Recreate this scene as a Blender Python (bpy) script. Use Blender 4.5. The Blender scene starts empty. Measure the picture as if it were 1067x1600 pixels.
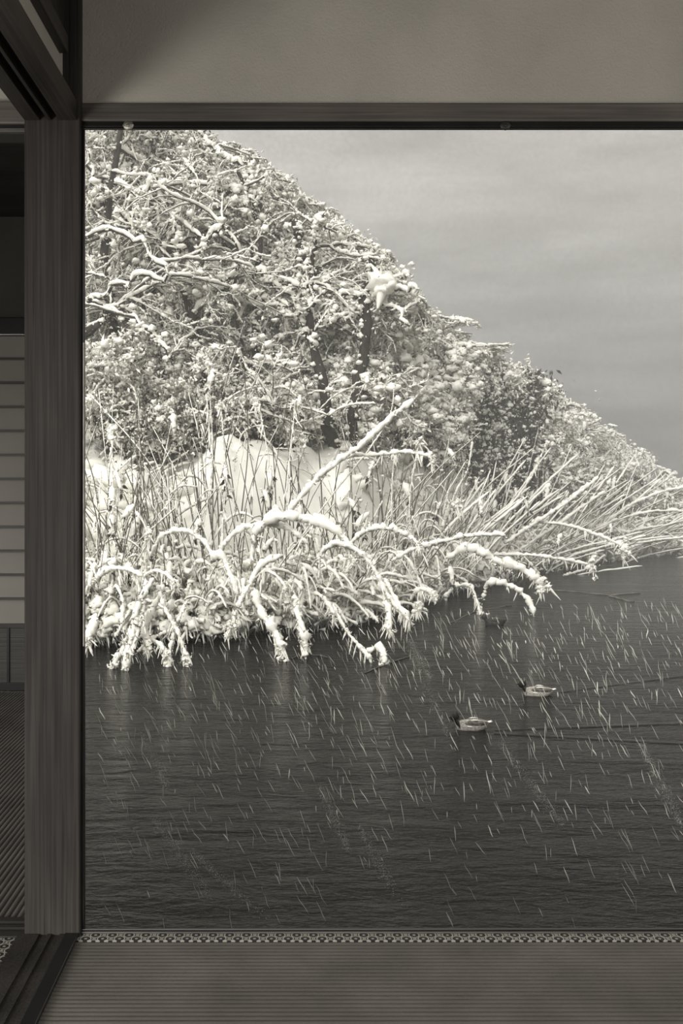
import bpy, bmesh, math, random
import numpy as np
from mathutils import Vector, Matrix, noise

random.seed(7); rng = np.random.default_rng(7)
scene = bpy.context.scene
C = scene.collection
PI = math.pi

# ------------------------------------------------------------------ camera
F = 1571.0; CX = 461.0; CY = 745.0; CAMZ = 1.0          # focal length and vanishing point in photo pixels
cam_data = bpy.data.cameras.new('camera'); cam = bpy.data.objects.new('camera', cam_data); C.objects.link(cam)
cam.location = (0, 0, CAMZ); cam.rotation_euler = (PI/2, 0, 0)
cam_data.sensor_fit = 'AUTO'; cam_data.sensor_width = 36; cam_data.lens = F/1600*36
cam_data.shift_x = (533.5-CX)/1600; cam_data.shift_y = -(800-CY)/1600
cam_data.clip_start = 0.05; cam_data.clip_end = 400
scene.camera = cam
scene.view_settings.view_transform = 'Standard'; scene.view_settings.look = 'None'
scene.view_settings.gamma = 1.0; scene.view_settings.exposure = 0.0
try: scene.view_settings.use_curve_mapping = False
except Exception: pass
scene.cycles.max_bounces = 6; scene.cycles.diffuse_bounces = 3

# ------------------------------------------------------------------ overcast sky
SKY_HORIZON = 0.195
world = bpy.data.worlds.new('overcast_sky'); scene.world = world; world.use_nodes = True
wn = world.node_tree.nodes; wl = world.node_tree.links; wn.clear()
def N(nodes, t, **kw):
    n = nodes.new(t)
    for k, v in kw.items(): setattr(n, k, v)
    return n
wo = N(wn, 'ShaderNodeOutputWorld'); bg = N(wn, 'ShaderNodeBackground')
tc = N(wn, 'ShaderNodeTexCoord'); sep = N(wn, 'ShaderNodeSeparateXYZ'); wl.new(tc.outputs['Generated'], sep.inputs[0])
mz = N(wn, 'ShaderNodeMath', operation='MAXIMUM'); mz.inputs[1].default_value = 0; wl.new(sep.outputs['Z'], mz.inputs[0])
# CIE overcast rule: brightness rises steadily from the horizon to the zenith
ma = N(wn, 'ShaderNodeMath', operation='MULTIPLY_ADD'); ma.inputs[1].default_value = 5.0; ma.inputs[2].default_value = 1.0
wl.new(mz.outputs[0], ma.inputs[0])
mp = N(wn, 'ShaderNodeMapping'); mp.inputs['Scale'].default_value = (2.5, 2.5, 12); wl.new(tc.outputs['Generated'], mp.inputs[0])
nz = N(wn, 'ShaderNodeTexNoise'); nz.inputs['Scale'].default_value = 2.2; nz.inputs['Detail'].default_value = 6; nz.inputs['Roughness'].default_value = .5
wl.new(mp.outputs[0], nz.inputs['Vector'])
mr = N(wn, 'ShaderNodeMapRange'); mr.inputs[1].default_value = .3; mr.inputs[2].default_value = .7; mr.inputs[3].default_value = .68; mr.inputs[4].default_value = 1.34
wl.new(nz.outputs[0], mr.inputs[0])
nz2 = N(wn, 'ShaderNodeTexNoise'); nz2.inputs['Scale'].default_value = 260; nz2.inputs['Detail'].default_value = 2
wl.new(tc.outputs['Generated'], nz2.inputs['Vector'])
mr2 = N(wn, 'ShaderNodeMapRange'); mr2.inputs[1].default_value = .25; mr2.inputs[2].default_value = .75; mr2.inputs[3].default_value = .88; mr2.inputs[4].default_value = 1.12
wl.new(nz2.outputs[0], mr2.inputs[0])
m1 = N(wn, 'ShaderNodeMath', operation='MULTIPLY'); wl.new(ma.outputs[0], m1.inputs[0]); wl.new(mr.outputs[0], m1.inputs[1])
m2 = N(wn, 'ShaderNodeMath', operation='MULTIPLY'); wl.new(m1.outputs[0], m2.inputs[0]); wl.new(mr2.outputs[0], m2.inputs[1])
# the cloud is thinner, so brighter, towards the left
gx_ = N(wn, 'ShaderNodeMath', operation='MULTIPLY_ADD'); gx_.inputs[1].default_value = -.75; gx_.inputs[2].default_value = 1.16; wl.new(sep.outputs['X'], gx_.inputs[0])
m2b = N(wn, 'ShaderNodeMath', operation='MULTIPLY'); wl.new(m2.outputs[0], m2b.inputs[0]); wl.new(gx_.outputs[0], m2b.inputs[1]); m2 = m2b
m3 = N(wn, 'ShaderNodeMath', operation='MULTIPLY'); wl.new(m2.outputs[0], m3.inputs[0]); m3.inputs[1].default_value = SKY_HORIZON
bg.inputs[0].default_value = (1, .965, .89, 1); wl.new(m3.outputs[0], bg.inputs[1]); wl.new(bg.outputs[0], wo.inputs[0])

# veiled sun, high behind the house
sd = bpy.data.lights.new('veiled_sun', 'SUN'); sd.energy = 3.7; sd.angle = math.radians(50); sd.color = (1, .98, .93)
so = bpy.data.objects.new('veiled_sun', sd); C.objects.link(so)
so.rotation_euler = (math.radians(60), 0, math.radians(-20))

# daylight from the veranda behind the camera and from the left, plus added fills
def area(name, loc, rot, sx, sy, power):
    d = bpy.data.lights.new(name, 'AREA'); d.shape = 'RECTANGLE'; d.size = sx; d.size_y = sy; d.energy = power; d.color = (1, .965, .90)
    o = bpy.data.objects.new(name, d); C.objects.link(o); o.location = loc; o.rotation_euler = [math.radians(a) for a in rot]; return o
area('veranda_daylight', (0.6, -1.6, .5), (105, 0, 0), 1.6, .6, 5)
area('side_fill', (1.7, .9, 1.55), (96, 0, 80), .6, .4, 8)  # added fill lamp, brightens the plaster strip above the left lintel
area('far_left_daylight', (-2.0, -.2, .62), (105, 0, -42), 1.0, .7, 38)
area('left_room_fill', (-2.6, 3.2, 1.2), (90, 0, -90), 1.2, 1.6, 1.9)  # added lamp for the paper screen, no real source there

# ------------------------------------------------------------------ materials
def material(name, col, rough=.6, var=0.0, scale=(1,1,1), nscale=8, bump=0.0, bscale=None, spec=.3, detail=5, dist=.002, coords='Object', warp=0, metal=0):
    m = bpy.data.materials.new(name); m.use_nodes = True; nt = m.node_tree; b = nt.nodes['Principled BSDF']
    b.inputs['Roughness'].default_value = rough; b.inputs['Specular IOR Level'].default_value = spec; b.inputs['Metallic'].default_value = metal
    col = tuple(col)
    b.inputs['Base Color'].default_value = col+(1,)
    t = N(nt.nodes, 'ShaderNodeTexCoord'); mp = N(nt.nodes, 'ShaderNodeMapping'); mp.inputs['Scale'].default_value = scale
    nt.links.new(t.outputs[coords], mp.inputs[0])
    n = N(nt.nodes, 'ShaderNodeTexNoise'); n.inputs['Scale'].default_value = nscale; n.inputs['Detail'].default_value = detail; n.inputs['Distortion'].default_value = warp
    nt.links.new(mp.outputs[0], n.inputs['Vector'])
    if var:
        r = N(nt.nodes, 'ShaderNodeMapRange'); r.inputs[1].default_value = .28; r.inputs[2].default_value = .72; r.inputs[3].default_value = 1-var; r.inputs[4].default_value = 1+var
        nt.links.new(n.outputs[0], r.inputs[0])
        v = N(nt.nodes, 'ShaderNodeVectorMath', operation='SCALE'); v.inputs[0].default_value = col; nt.links.new(r.outputs[0], v.inputs['Scale'])
        nt.links.new(v.outputs[0], b.inputs['Base Color'])
    if bump:
        n2 = n
        if bscale:
            n2 = N(nt.nodes, 'ShaderNodeTexNoise'); n2.inputs['Scale'].default_value = bscale; n2.inputs['Detail'].default_value = 6; nt.links.new(mp.outputs[0], n2.inputs['Vector'])
        bp = N(nt.nodes, 'ShaderNodeBump'); bp.inputs['Strength'].default_value = bump; bp.inputs['Distance'].default_value = dist
        nt.links.new(n2.outputs[0], bp.inputs['Height']); nt.links.new(bp.outputs[0], b.inputs['Normal'])
    return m

def wood(name, col, axis, var=.3, rough=.45, spec=.4):
    s = [190, 190, 190]; s[axis] = 3
    m = material(name, col, rough, var, tuple(s), 1.0, .35, None, spec, 4, .0015, warp=.4)
    nt = m.node_tree; b = nt.nodes['Principled BSDF']           # large worn patches and scratches over the grain
    t = nt.nodes['Texture Coordinate']; n = N(nt.nodes, 'ShaderNodeTexNoise'); n.inputs['Scale'].default_value = 5; n.inputs['Detail'].default_value = 6
    s2 = [1.6]*3; s2[axis] = .6; mp = N(nt.nodes, 'ShaderNodeMapping'); mp.inputs['Scale'].default_value = s2
    nt.links.new(t.outputs['Object'], mp.inputs[0]); nt.links.new(mp.outputs[0], n.inputs['Vector'])
    r = N(nt.nodes, 'ShaderNodeMapRange'); r.inputs[1].default_value = .3; r.inputs[2].default_value = .7; r.inputs[3].default_value = .7; r.inputs[4].default_value = 1.35
    nt.links.new(n.outputs[0], r.inputs[0])
    v0 = b.inputs['Base Color'].links[0].from_socket
    v = N(nt.nodes, 'ShaderNodeVectorMath', operation='SCALE'); nt.links.new(v0, v.inputs[0]); nt.links.new(r.outputs[0], v.inputs['Scale'])
    nt.links.new(v.outputs[0], b.inputs['Base Color'])
    return m

M = {}
M['snow'] = material('snow', (.90, .888, .82), .8, .03, (1,1,1), 6, .25, 28, .15, dist=.012)
M['bark'] = material('dark_bark', (.04, .036, .032), .9, .5, (1,1,.35), 26, .6, 60, .2, dist=.006)
M['twig'] = material('frosted_twig', (.075, .07, .062), .9, .5, (1,1,1), 9)
M['leaf'] = material('dark_leaf', (.04, .038, .034), .7, .6, (1,1,1), 5, spec=.2)
M['frost_leaf'] = material('frosted_leaf', (.72, .705, .645), .8, .5, (1,1,1), 4, spec=.2)
M['reed'] = material('dry_reed', (.12, .112, .098), .8, .6, (1,1,.3), 7)
M['soil'] = material('dark_bank_soil', (.03, .028, .025), .9, .5, (1,1,1), 6, .6, 20, dist=.02)
M['pillar'] = wood('aged_pillar_wood', (.034, .0305, .028), 2, .45, .6, .2)
M['beam_x'] = wood('aged_beam_wood', (.10, .09, .081), 0, .35)
M['beam_y'] = wood('dark_beam_wood', (.042, .037, .033), 1, .35)
M['lacquer'] = material('black_lacquer', (.012, .011, .011), .28, .3, (1,1,1), 12, spec=.5)
M['dark_wood'] = wood('dark_panel_wood', (.03, .027, .024), 0, .5)
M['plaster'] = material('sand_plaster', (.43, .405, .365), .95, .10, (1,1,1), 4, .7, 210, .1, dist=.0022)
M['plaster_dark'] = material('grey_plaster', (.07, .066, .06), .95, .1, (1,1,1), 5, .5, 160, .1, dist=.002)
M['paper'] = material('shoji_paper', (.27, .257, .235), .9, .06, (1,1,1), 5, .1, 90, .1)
M['tatami'] = material('woven_rush', (.115, .107, .096), .75, .22, (1.2, 1.2, 1.2), 5, .8, 420, .25, dist=.0012)
M['ceiling'] = wood('ceiling_boards', (.06, .053, .047), 1, .3)
M['metal'] = material('tarnished_silver', (.45, .43, .38), .35, .4, (1,1,1), 300, .8, None, .6, dist=.002, metal=.8)
M['pale'] = material('painted_edge_glint', (.75,.72,.65), .4, .3, (1,1,1), 30)  # pale colour standing in for light reflected on the frame
M['iron'] = material('blackened_iron', (.03, .028, .027), .5, .3, (1,1,1), 120, spec=.4)

# brocade border: staggered rings with dark cores
def heri_material(name, axis):
    m = bpy.data.materials.new(name); m.use_nodes = True; nt = m.node_tree; nn = nt.nodes; L = nt.links; b = nn['Principled BSDF']
    b.inputs['Roughness'].default_value = .7
    t = N(nn, 'ShaderNodeTexCoord'); s = N(nn, 'ShaderNodeSeparateXYZ'); L.new(t.outputs['Object'], s.inputs[0])
    U = s.outputs['X' if axis == 0 else 'Y']; V = s.outputs['Y' if axis == 0 else 'X']
    def mt(op, a, bb=None, c=None):
        n = N(nn, 'ShaderNodeMath', operation=op)
        for i, v in enumerate((a, bb, c)):
            if v is None: continue
            if isinstance(v, (int, float)): n.inputs[i].default_value = v
            else: L.new(v, n.inputs[i])
        return n.outputs[0]
    u = mt('DIVIDE', U, .0365); v = mt('DIVIDE', V, .0345)
    def dist(du, dv):
        a = mt('SUBTRACT', mt('FRACT', mt('ADD', u, du)), .5); c = mt('MULTIPLY', mt('SUBTRACT', mt('FRACT', mt('ADD', v, dv)), .5), .95)
        return mt('SQRT', mt('ADD', mt('MULTIPLY', a, a), mt('MULTIPLY', c, c)))
    d1 = dist(0, .25); d2 = dist(.5, .75); d = mt('MINIMUM', d1, d2)
    core = mt('MULTIPLY', mt('LESS_THAN', d, .27), mt('GREATER_THAN', d, .09))
    ring = mt('MULTIPLY', mt('GREATER_THAN', d, .345), mt('LESS_THAN', d, .40))
    dark = mt('MAXIMUM', core, ring)
    mx = N(nn, 'ShaderNodeMix', data_type='RGBA'); L.new(dark, mx.inputs[0]); mx.inputs[6].default_value = (.36, .345, .305, 1); mx.inputs[7].default_value = (.012, .011, .011, 1)
    L.new(mx.outputs[2], b.inputs['Base Color']); return m
M['heri_x'] = heri_material('brocade_border', 0); M['heri_y'] = heri_material('brocade_border_side', 1)

# pond water with ripples and the ducks' wakes as relief
def water_material():
    m = bpy.data.materials.new('dark_pond_water'); m.use_nodes = True; nt = m.node_tree; nn = nt.nodes; L = nt.links; b = nn['Principled BSDF']
    b.inputs['Base Color'].default_value = (.011, .010, .0095, 1); b.inputs['Roughness'].default_value = .16; b.inputs['IOR'].default_value = 1.33; b.inputs['Specular IOR Level'].default_value = .19
    t = N(nn, 'ShaderNodeTexCoord'); out = None
    def mt(op, a, bb=None):
        n = N(nn, 'ShaderNodeMath', operation=op)
        for i, v in enumerate((a, bb)):
            if v is None: continue
            if isinstance(v, (int, float)): n.inputs[i].default_value = v
            else: L.new(v, n.inputs[i])
        return n.outputs[0]
    hs = []
    for sc, ns, amp in (((1.0, 3.0, 1), 3.2, .030), ((2, 4.5, 1), 11, .010), ((.3, .8, 1), 1.6, .07)):
        mp = N(nn, 'ShaderNodeMapping'); mp.inputs['Scale'].default_value = sc; mp.inputs['Rotation'].default_value = (0, 0, .12); L.new(t.outputs['Object'], mp.inputs[0])
        n = N(nn, 'ShaderNodeTexNoise'); n.inputs['Scale'].default_value = ns; n.inputs['Detail'].default_value = 3; n.inputs['Distortion'].default_value = .5
        L.new(mp.outputs[0], n.inputs['Vector']); hs.append(mt('MULTIPLY', n.outputs[0], amp))
    s = N(nn, 'ShaderNodeSeparateXYZ'); L.new(t.outputs['Object'], s.inputs[0])
    for (x0, y0, x1, y1) in WAKES:
        dx, dy = x1-x0, y1-y0; l = math.hypot(dx, dy)
        du = mt('ABSOLUTE', mt('ADD', mt('MULTIPLY', s.outputs['X'], dy/l), mt('ADD', mt('MULTIPLY', s.outputs['Y'], -dx/l), -(x0*dy-y0*dx)/l)))
        along = mt('ADD', mt('MULTIPLY', s.outputs['X'], dx/l), mt('ADD', mt('MULTIPLY', s.outputs['Y'], dy/l), -(x0*dx+y0*dy)/l))
        ridge = mt('MAXIMUM', mt('SUBTRACT', 1, mt('DIVIDE', du, .055)), 0)
        hs.append(mt('MULTIPLY', mt('MULTIPLY', ridge, mt('GREATER_THAN', along, 0)), .020))
    h = hs[0]
    for q in hs[1:]: h = mt('ADD', h, q)
    bp = N(nn, 'ShaderNodeBump'); bp.inputs['Strength'].default_value = 1; bp.inputs['Distance'].default_value = 1.0
    L.new(h, bp.inputs['Height']); L.new(bp.outputs[0], b.inputs['Normal']); return m

# ------------------------------------------------------------------ helpers
def P(px, py, d):                       # photo pixel + distance -> point in the world
    return Vector(((px-CX)/F*d, d, CAMZ+(CY-py)/F*d))
def proj(p): return (CX+p[0]/p[1]*F, CY-(p[2]-CAMZ)/p[1]*F)
WATER = CAMZ-1.8
HAZE = .02

def link(name, me, mat, parent=None):
    o = bpy.data.objects.new(name, me); C.objects.link(o)
    if mat: me.materials.append(mat)
    if parent: o.parent = parent; o.matrix_parent_inverse = Matrix.Identity(4)
    return o
def bm_obj(name, bm, mat, parent=None, smooth=False):
    me = bpy.data.meshes.new(name); bm.to_mesh(me); bm.free()
    if smooth: me.polygons.foreach_set('use_smooth', [True]*len(me.polygons))
    return link(name, me, mat, parent)
def box(bm, x0, x1, y0, y1, z0, z1, bev=0):
    vs = [bm.verts.new(v) for v in ((x0,y0,z0),(x1,y0,z0),(x1,y1,z0),(x0,y1,z0),(x0,y0,z1),(x1,y0,z1),(x1,y1,z1),(x0,y1,z1))]
    fs = [bm.faces.new([vs[i] for i in f]) for f in ((3,2,1,0),(4,5,6,7),(0,1,5,4),(1,2,6,5),(2,3,7,6),(3,0,4,7))]
    if bev: bmesh.ops.bevel(bm, geom=list({e for f in fs for e in f.edges}), offset=bev, segments=2, affect='EDGES', profile=.5)
def box_obj(name, dims, mat, parent=None, bev=.002):
    bm = bmesh.new(); box(bm, *dims, bev=bev); return bm_obj(name, bm, mat, parent)
def tag(o, label=None, cat=None, group=None, kind=None):
    if label: o['label'] = label
    if cat: o['category'] = cat
    if group: o['group'] = group
    if kind: o['kind'] = kind
    return o
def empty(name, loc, label=None, cat=None, group=None):
    o = bpy.data.objects.new(name, None); C.objects.link(o); o.location = loc; o.empty_display_size = .1
    return tag(o, label, cat, group)
def struct(o): o['kind'] = 'structure'; return o

class Buf:
    """collects tubes, puffs and leaves as numpy arrays and links them as ONE mesh"""
    def __init__(s): s.V = []; s.F4 = []; s.F3 = []; s.n = 0
    def add(s, v, f):
        v = np.asarray(v, np.float32); f = np.asarray(f, np.int32)
        (s.F4 if f.shape[1] == 4 else s.F3).append(f+s.n); s.V.append(v); s.n += len(v)
    def tube(s, pts, rad, sides=5, flat=1.0, rough=0):
        p = np.asarray(pts, float); r = np.asarray(rad, float); n = len(p)
        if n < 2: return
        t = np.gradient(p, axis=0); t /= (np.linalg.norm(t, axis=1, keepdims=True)+1e-9)
        ref = np.where(np.abs(t[:, 2:3]) > .93, np.array([[1., 0, 0]]), np.array([[0, 0, 1.]]))
        a = np.cross(t, ref); a /= (np.linalg.norm(a, axis=1, keepdims=True)+1e-9); b = np.cross(a, t)
        th = np.linspace(0, 2*PI, sides, endpoint=False)
        rr_ = r[:, None, None]*(1 if not rough else rng.uniform(1-rough, 1+rough, (n, sides, 1)))
        v = p[:, None, :] + rr_*(np.cos(th)[None, :, None]*a[:, None, :] + flat*np.sin(th)[None, :, None]*b[:, None, :])
        i = np.arange(n-1)[:, None]*sides; j = np.arange(sides)[None, :]; k = (j+1) % sides
        f = np.stack([i+j, i+k, i+sides+k, i+sides+j], -1).reshape(-1, 4)
        s.add(v.reshape(-1, 3), f)
    def puffs(s, cen, rad, stretch=None):
        cen = np.asarray(cen, float); n = len(cen)
        if not n: return
        rad = np.asarray(rad, float)
        which = rng.integers(0, len(PUFF), n); base = PUFF[which]
        sc = np.stack([rng.uniform(.8, 1.5, n), rng.uniform(.8, 1.3, n), rng.uniform(.7, 1.15, n)], 1) if stretch is None else np.asarray(stretch)
        v = base*sc[:, None, :]*rad[:, None, None]
        a = rng.uniform(0, 2*PI, n); ca, sa = np.cos(a)[:, None], np.sin(a)[:, None]
        if stretch is None: v = np.stack([v[..., 0]*ca-v[..., 1]*sa, v[..., 0]*sa+v[..., 1]*ca, v[..., 2]], -1)
        v = v+cen[:, None, :]
        f = PUFF_F[None]+(np.arange(n)*base.shape[1])[:, None, None]
        s.add(v.reshape(-1, 3), f.reshape(-1, 3))
    def leaves(s, cen, size, droop=.5):
        cen = np.asarray(cen, float); n = len(cen)
        if not n: return
        size = np.asarray(size, float)
        d = rng.normal(size=(n, 3)); d[:, 2] = -np.abs(d[:, 2])*droop-.2; d /= np.linalg.norm(d, axis=1, keepdims=True)
        q = rng.normal(size=(n, 3)); w = np.cross(d, q); w /= np.linalg.norm(w, axis=1, keepdims=True)
        L = size[:, None]; 
        v = np.stack([cen, cen+d*L*.5+w*L*.22, cen+d*L+np.array([0, 0, -.15])*L, cen+d*L*.5-w*L*.22], 1)
        s.add(v.reshape(-1, 3), np.arange(n*4).reshape(-1, 4))
    def fluff(s, pts, n, spread, size):
        """small ragged flakes clinging round a ridge of snow"""
        pts = np.asarray(pts, float); k = pts[rng.integers(0, len(pts), n)]+rng.normal(0, spread, (n, 3))
        d = rng.normal(size=(n, 3)); d[:, 2] -= .3; d /= np.linalg.norm(d, axis=1, keepdims=True); q = rng.normal(size=(n, 3)); w = np.cross(d, q); w /= np.linalg.norm(w, axis=1, keepdims=True); u = np.cross(d, w)
        L = (size*rng.uniform(.5, 1.4, n))[:, None]; v = np.stack([k+w*L*.28, k-w*L*.14+u*L*.24, k-w*L*.14-u*L*.24, k+d*L], 1)
        s.add(v.reshape(-1, 3), (np.array([(0, 1, 3), (1, 2, 3), (2, 0, 3)])[None]+(np.arange(n)*4)[:, None, None]).reshape(-1, 3))
    def obj(s, name, mat, parent=None, smooth=True, origin=None):
        if not s.V: return None
        V = np.concatenate(s.V)
        if origin is not None: V = V-np.array(origin, np.float32)
        loops = []; tot = []
        if s.F4: f = np.concatenate(s.F4); loops.append(f.ravel()); tot.append(np.full(len(f), 4, np.int32))
        if s.F3: f = np.concatenate(s.F3); loops.append(f.ravel()); tot.append(np.full(len(f), 3, np.int32))
        loops = np.concatenate(loops); tot = np.concatenate(tot); st = np.concatenate([[0], np.cumsum(tot)[:-1]]).astype(np.int32)
        me = bpy.data.meshes.new(name); me.vertices.add(len(V)); me.vertices.foreach_set('co', V.astype(np.float32).ravel())
        me.loops.add(len(loops)); me.loops.foreach_set('vertex_index', loops.astype(np.int32))
        me.polygons.add(len(tot)); me.polygons.foreach_set('loop_start', st); me.polygons.foreach_set('loop_total', tot)
        if smooth: me.polygons.foreach_set('use_smooth', np.ones(len(tot), bool))
        me.update(calc_edges=True)
        o = link(name, me, mat, parent)
        return o

def make_puffs():
    out = []; F_ = None
    for k in range(8):
        bm = bmesh.new(); bmesh.ops.create_icosphere(bm, subdivisions=1 if k < 0 else 2, radius=1)
        for v in bm.verts:
            q = noise.noise(v.co*1.3+Vector((k*7.1, 3, 1)))*.6+noise.noise(v.co*3+Vector((k*3.1, 8, 1)))*.45
            v.co *= 1+q
            if v.co.z < -.1: v.co.z *= .75
        for v in bm.verts: v.co *= 1+random.uniform(-.16, .2)
        out.append([tuple(v.co) for v in bm.verts])
        if F_ is None: F_ = [[v.index for v in f.verts] for f in bm.faces]
        bm.free()
    return np.array(out), np.array(F_)
PUFF, PUFF_F = make_puffs()

def resample(p, n):
    p = np.asarray(p, float); s = np.concatenate([[0], np.cumsum(np.linalg.norm(np.diff(p, axis=0), axis=1))])
    # Catmull-Rom style smooth parameter interpolation
    u = np.linspace(0, s[-1], n)
    if len(p) < 3: return np.stack([np.interp(u, s, p[:, k]) for k in range(3)], 1)
    m = np.gradient(p, s+np.arange(len(s))*1e-9, axis=0); i = np.clip(np.searchsorted(s, u, side='right')-1, 0, len(s)-2)
    h = (s[i+1]-s[i])[:, None]+1e-9; t = ((u-s[i])[:, None])/h
    return (2*t**3-3*t**2+1)*p[i]+(t**3-2*t**2+t)*h*m[i]+(-2*t**3+3*t**2)*p[i+1]+(t**3-t**2)*h*m[i+1]

def snow_on(buf, path, r_branch, r_snow, sides=6, lump=.45, cover=1.0, fl=1.3):
    """a lumpy ridge of snow lying along the upper side of a branch or reed"""
    p = np.asarray(path, float); L = np.linalg.norm(np.diff(p, axis=0), axis=1).sum()
    n = int(min(26, max(5, L/(r_snow*.95)))); q = resample(p, n)
    t = np.gradient(q, axis=0); t /= (np.linalg.norm(t, axis=1, keepdims=True)+1e-9)
    h = np.sqrt(np.clip(1-t[:, 2]**2, 0, 1)); w = rng.uniform(1-lump, 1+lump, n); w = np.convolve(np.pad(w, 1, 'edge'), [.2, .6, .2], 'valid')
    r = r_snow*(.35+.65*h)*w
    if cover < 1:
        g = rng.uniform(0, 1, n); r = np.where(g > cover, r*.25, r)
    r[0] *= .25; r[-1] *= .3
    off = np.zeros_like(q); off[:, 2] = (r_branch+r*.55)*(.25+.75*h)
    buf.tube(q+off+rng.normal(0, 1, q.shape)*r[:, None]*.12, r, sides, .85, .28)
    buf.fluff(q+off, max(3, int(n*fl)), r_snow*.55, max(.022, r_snow*1.3))

# ------------------------------------------------------------------ the room (setting)
WY = F/714.0                                  # wall plane, 2.2 m from the camera
X = lambda px, d=WY: (px-CX)/F*d
Z = lambda py, d=WY: CAMZ+(CY-py)/F*d
xr = 1.9                                      # right end of the bay
SY = 4.72                                     # paper screen in the far room
TOPZ = 2.35
struct(box_obj('wall_back', (X(120), xr, WY+.0165, WY+.13, Z(158)-.002, TOPZ), M['plaster'], bev=0))
# perpendicular partition line runs towards the camera left of the post
def grooved_y(bm, x0, x1, y0, y1, z0, z1, grooves, depth, under):
    """beam along Y with sliding-door grooves cut in its upper or under side"""
    prof = []; zs = z0 if under else z1; zi = zs+depth*(1 if under else -1)
    prof.append((x0, zs))
    for a, b in grooves: prof += [(a, zs), (a, zi), (b, zi), (b, zs)]
    prof.append((x1, zs)); zo = z1 if under else z0
    prof += [(x1, zo), (x0, zo)]
    f = [bm.verts.new((x, y0, z)) for x, z in prof]; g = [bm.verts.new((x, y1, z)) for x, z in prof]
    bm.faces.new(f); bm.faces.new(g[::-1])
    for i in range(len(prof)):
        j = (i+1) % len(prof); bm.faces.new((f[j], f[i], g[i], g[j]))
    bmesh.ops.recalc_face_normals(bm, faces=bm.faces[:])
PX0, PX1 = X(38, WY-.01), X(125.5, WY-.01)
struct(box_obj('trim_13', (PX0, X(104), WY+.0165, WY+.115, -.03, TOPZ), M['pillar']))
post = struct(box_obj('trim_1', (PX0, PX1, WY-.012, WY+.016, 0, TOPZ), M['pillar'], bev=.0035)); post['label'] = 'dark aged square wooden post with vertical grain beside the wide opening'
# beam over the opening, its lower dark lip, the beam over the left opening
struct(box_obj('trim_2', (PX1-.001, xr, WY, WY+.029, Z(189), Z(158)-.003), M['beam_x'], bev=.003))['label'] = 'weathered horizontal beam over the opening with worn lower edge'
struct(box_obj('trim_3', (PX1, xr, WY+.005, WY+.022, Z(196.5), Z(188.7)), M['lacquer'], bev=.001))
lb = empty('trim_4', (0, 0, 0)); struct(lb)
struct(box_obj('lintel_board', (-3.2, PX0, WY, WY+.12, Z(193), Z(158)), M['beam_x'], lb))
struct(box_obj('lintel_track', (-3.2, PX0, WY+.01, WY+.1, Z(200), Z(193.4)), M['lacquer'], lb))
struct(box_obj('lintel_fillet', (-3.2, PX0, WY+.004, WY+.016, Z(205), Z(201.5)), M['beam_x'], lb, .0008))
struct(box_obj('wall_left', (-3.2, PX0, WY+.03, WY+.1, Z(158), TOPZ), M['plaster'], bev=0))
# thin black frame of the opening
fr = empty('window_1', (0, 0, 0)); struct(fr)
struct(box_obj('frame_stile', (X(125.5)+.0005, X(131.8), WY+.004, WY+.012, .0, Z(197)), M['lacquer'], fr, .0015))
struct(box_obj('frame_stile', (xr-.02, xr, WY+.004, WY+.012, .0, Z(197)), M['lacquer'], fr, .0015))
struct(box_obj('frame_rail', (X(125.5), xr, WY+.003, WY+.011, Z(201), Z(197)), M['lacquer'], fr, .0015))
struct(box_obj('frame_rail', (X(125.5), xr, WY+.003, WY+.011, -.01, Z(1452, WY+.003)), M['lacquer'], fr, .0015))
struct(box_obj('frame_glint_strip', (X(129), X(131.3), WY+.001, WY+.0036, Z(1010), Z(535)), M['pale'], fr, .0005))  # added strip: the bright reflection down the stile, painted pale
struct(box_obj('trim_5', (PX1, xr, WY-.0008, WY+.0025, -.03, .0045), M['beam_x'], bev=.0015))
# foundation below the opening, down to the pond
struct(box_obj('wall_foundation', (-3.2, xr, WY+.02, WY+.055, WATER-.3, -.031), M['soil'], bev=0))
# cross beam along the left partition
PX0b, PX1b = X(38.5, WY-.012), X(119.5, WY-.012)
bm = bmesh.new(); gx = lambda p: X(p, WY-.012)
grooved_y(bm, PX0b, PX1b, -2.2, WY-.013, Z(188, WY-.012), Z(156, WY-.012), [(gx(62), gx(75)), (gx(80), gx(93))], .02, True)
struct(bm_obj('trim_6', bm, M['beam_y']))['label'] = 'dark lintel with two door grooves running towards the viewer'
struct(box_obj('wall_side', (PX0b+.02, gx(98), -2.2, WY-.013, Z(157, WY), Z(70, WY)), M['plaster'], bev=0))
struct(box_obj('trim_7', (PX0b+.01, gx(111.5), -2.2, WY-.04, Z(84, WY-.04), Z(55, WY-.04)), M['beam_y'], bev=.003))
struct(box_obj('wall_transom', (PX0b+.02, gx(100), -2.2, WY-.013, Z(55, WY)+.001, TOPZ), M['dark_wood'], bev=0))
# door tracks in the floor, running towards the camera
bm = bmesh.new()
grooved_y(bm, PX0-.012, X(124), -2.2, WY-.013, -.06, .006, [(X(64), X(77)), (X(83), X(96))], .004, False)
struct(bm_obj('trim_8', bm, M['pillar']))['label'] = 'wooden floor track with two worn sliding-door grooves at the foot of the post'
struct(box_obj('trim_9', (X(104), X(124)+.001, -2.2, WY-.013, -.02, .008), M['lacquer'], bev=.001))
# threshold of the left opening
bm = bmesh.new(); grooved_y(bm, WY-.02, WY+.075, -PX0, 3.2, -.06, .004, [(WY+.005, WY+.022), (WY+.035, WY+.052)], .006, False)
bmesh.ops.rotate(bm, cent=(0,0,0), matrix=Matrix.Rotation(PI/2, 3, 'Z'), verts=bm.verts)
struct(bm_obj('trim_10', bm, M['dark_wood']))
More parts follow.
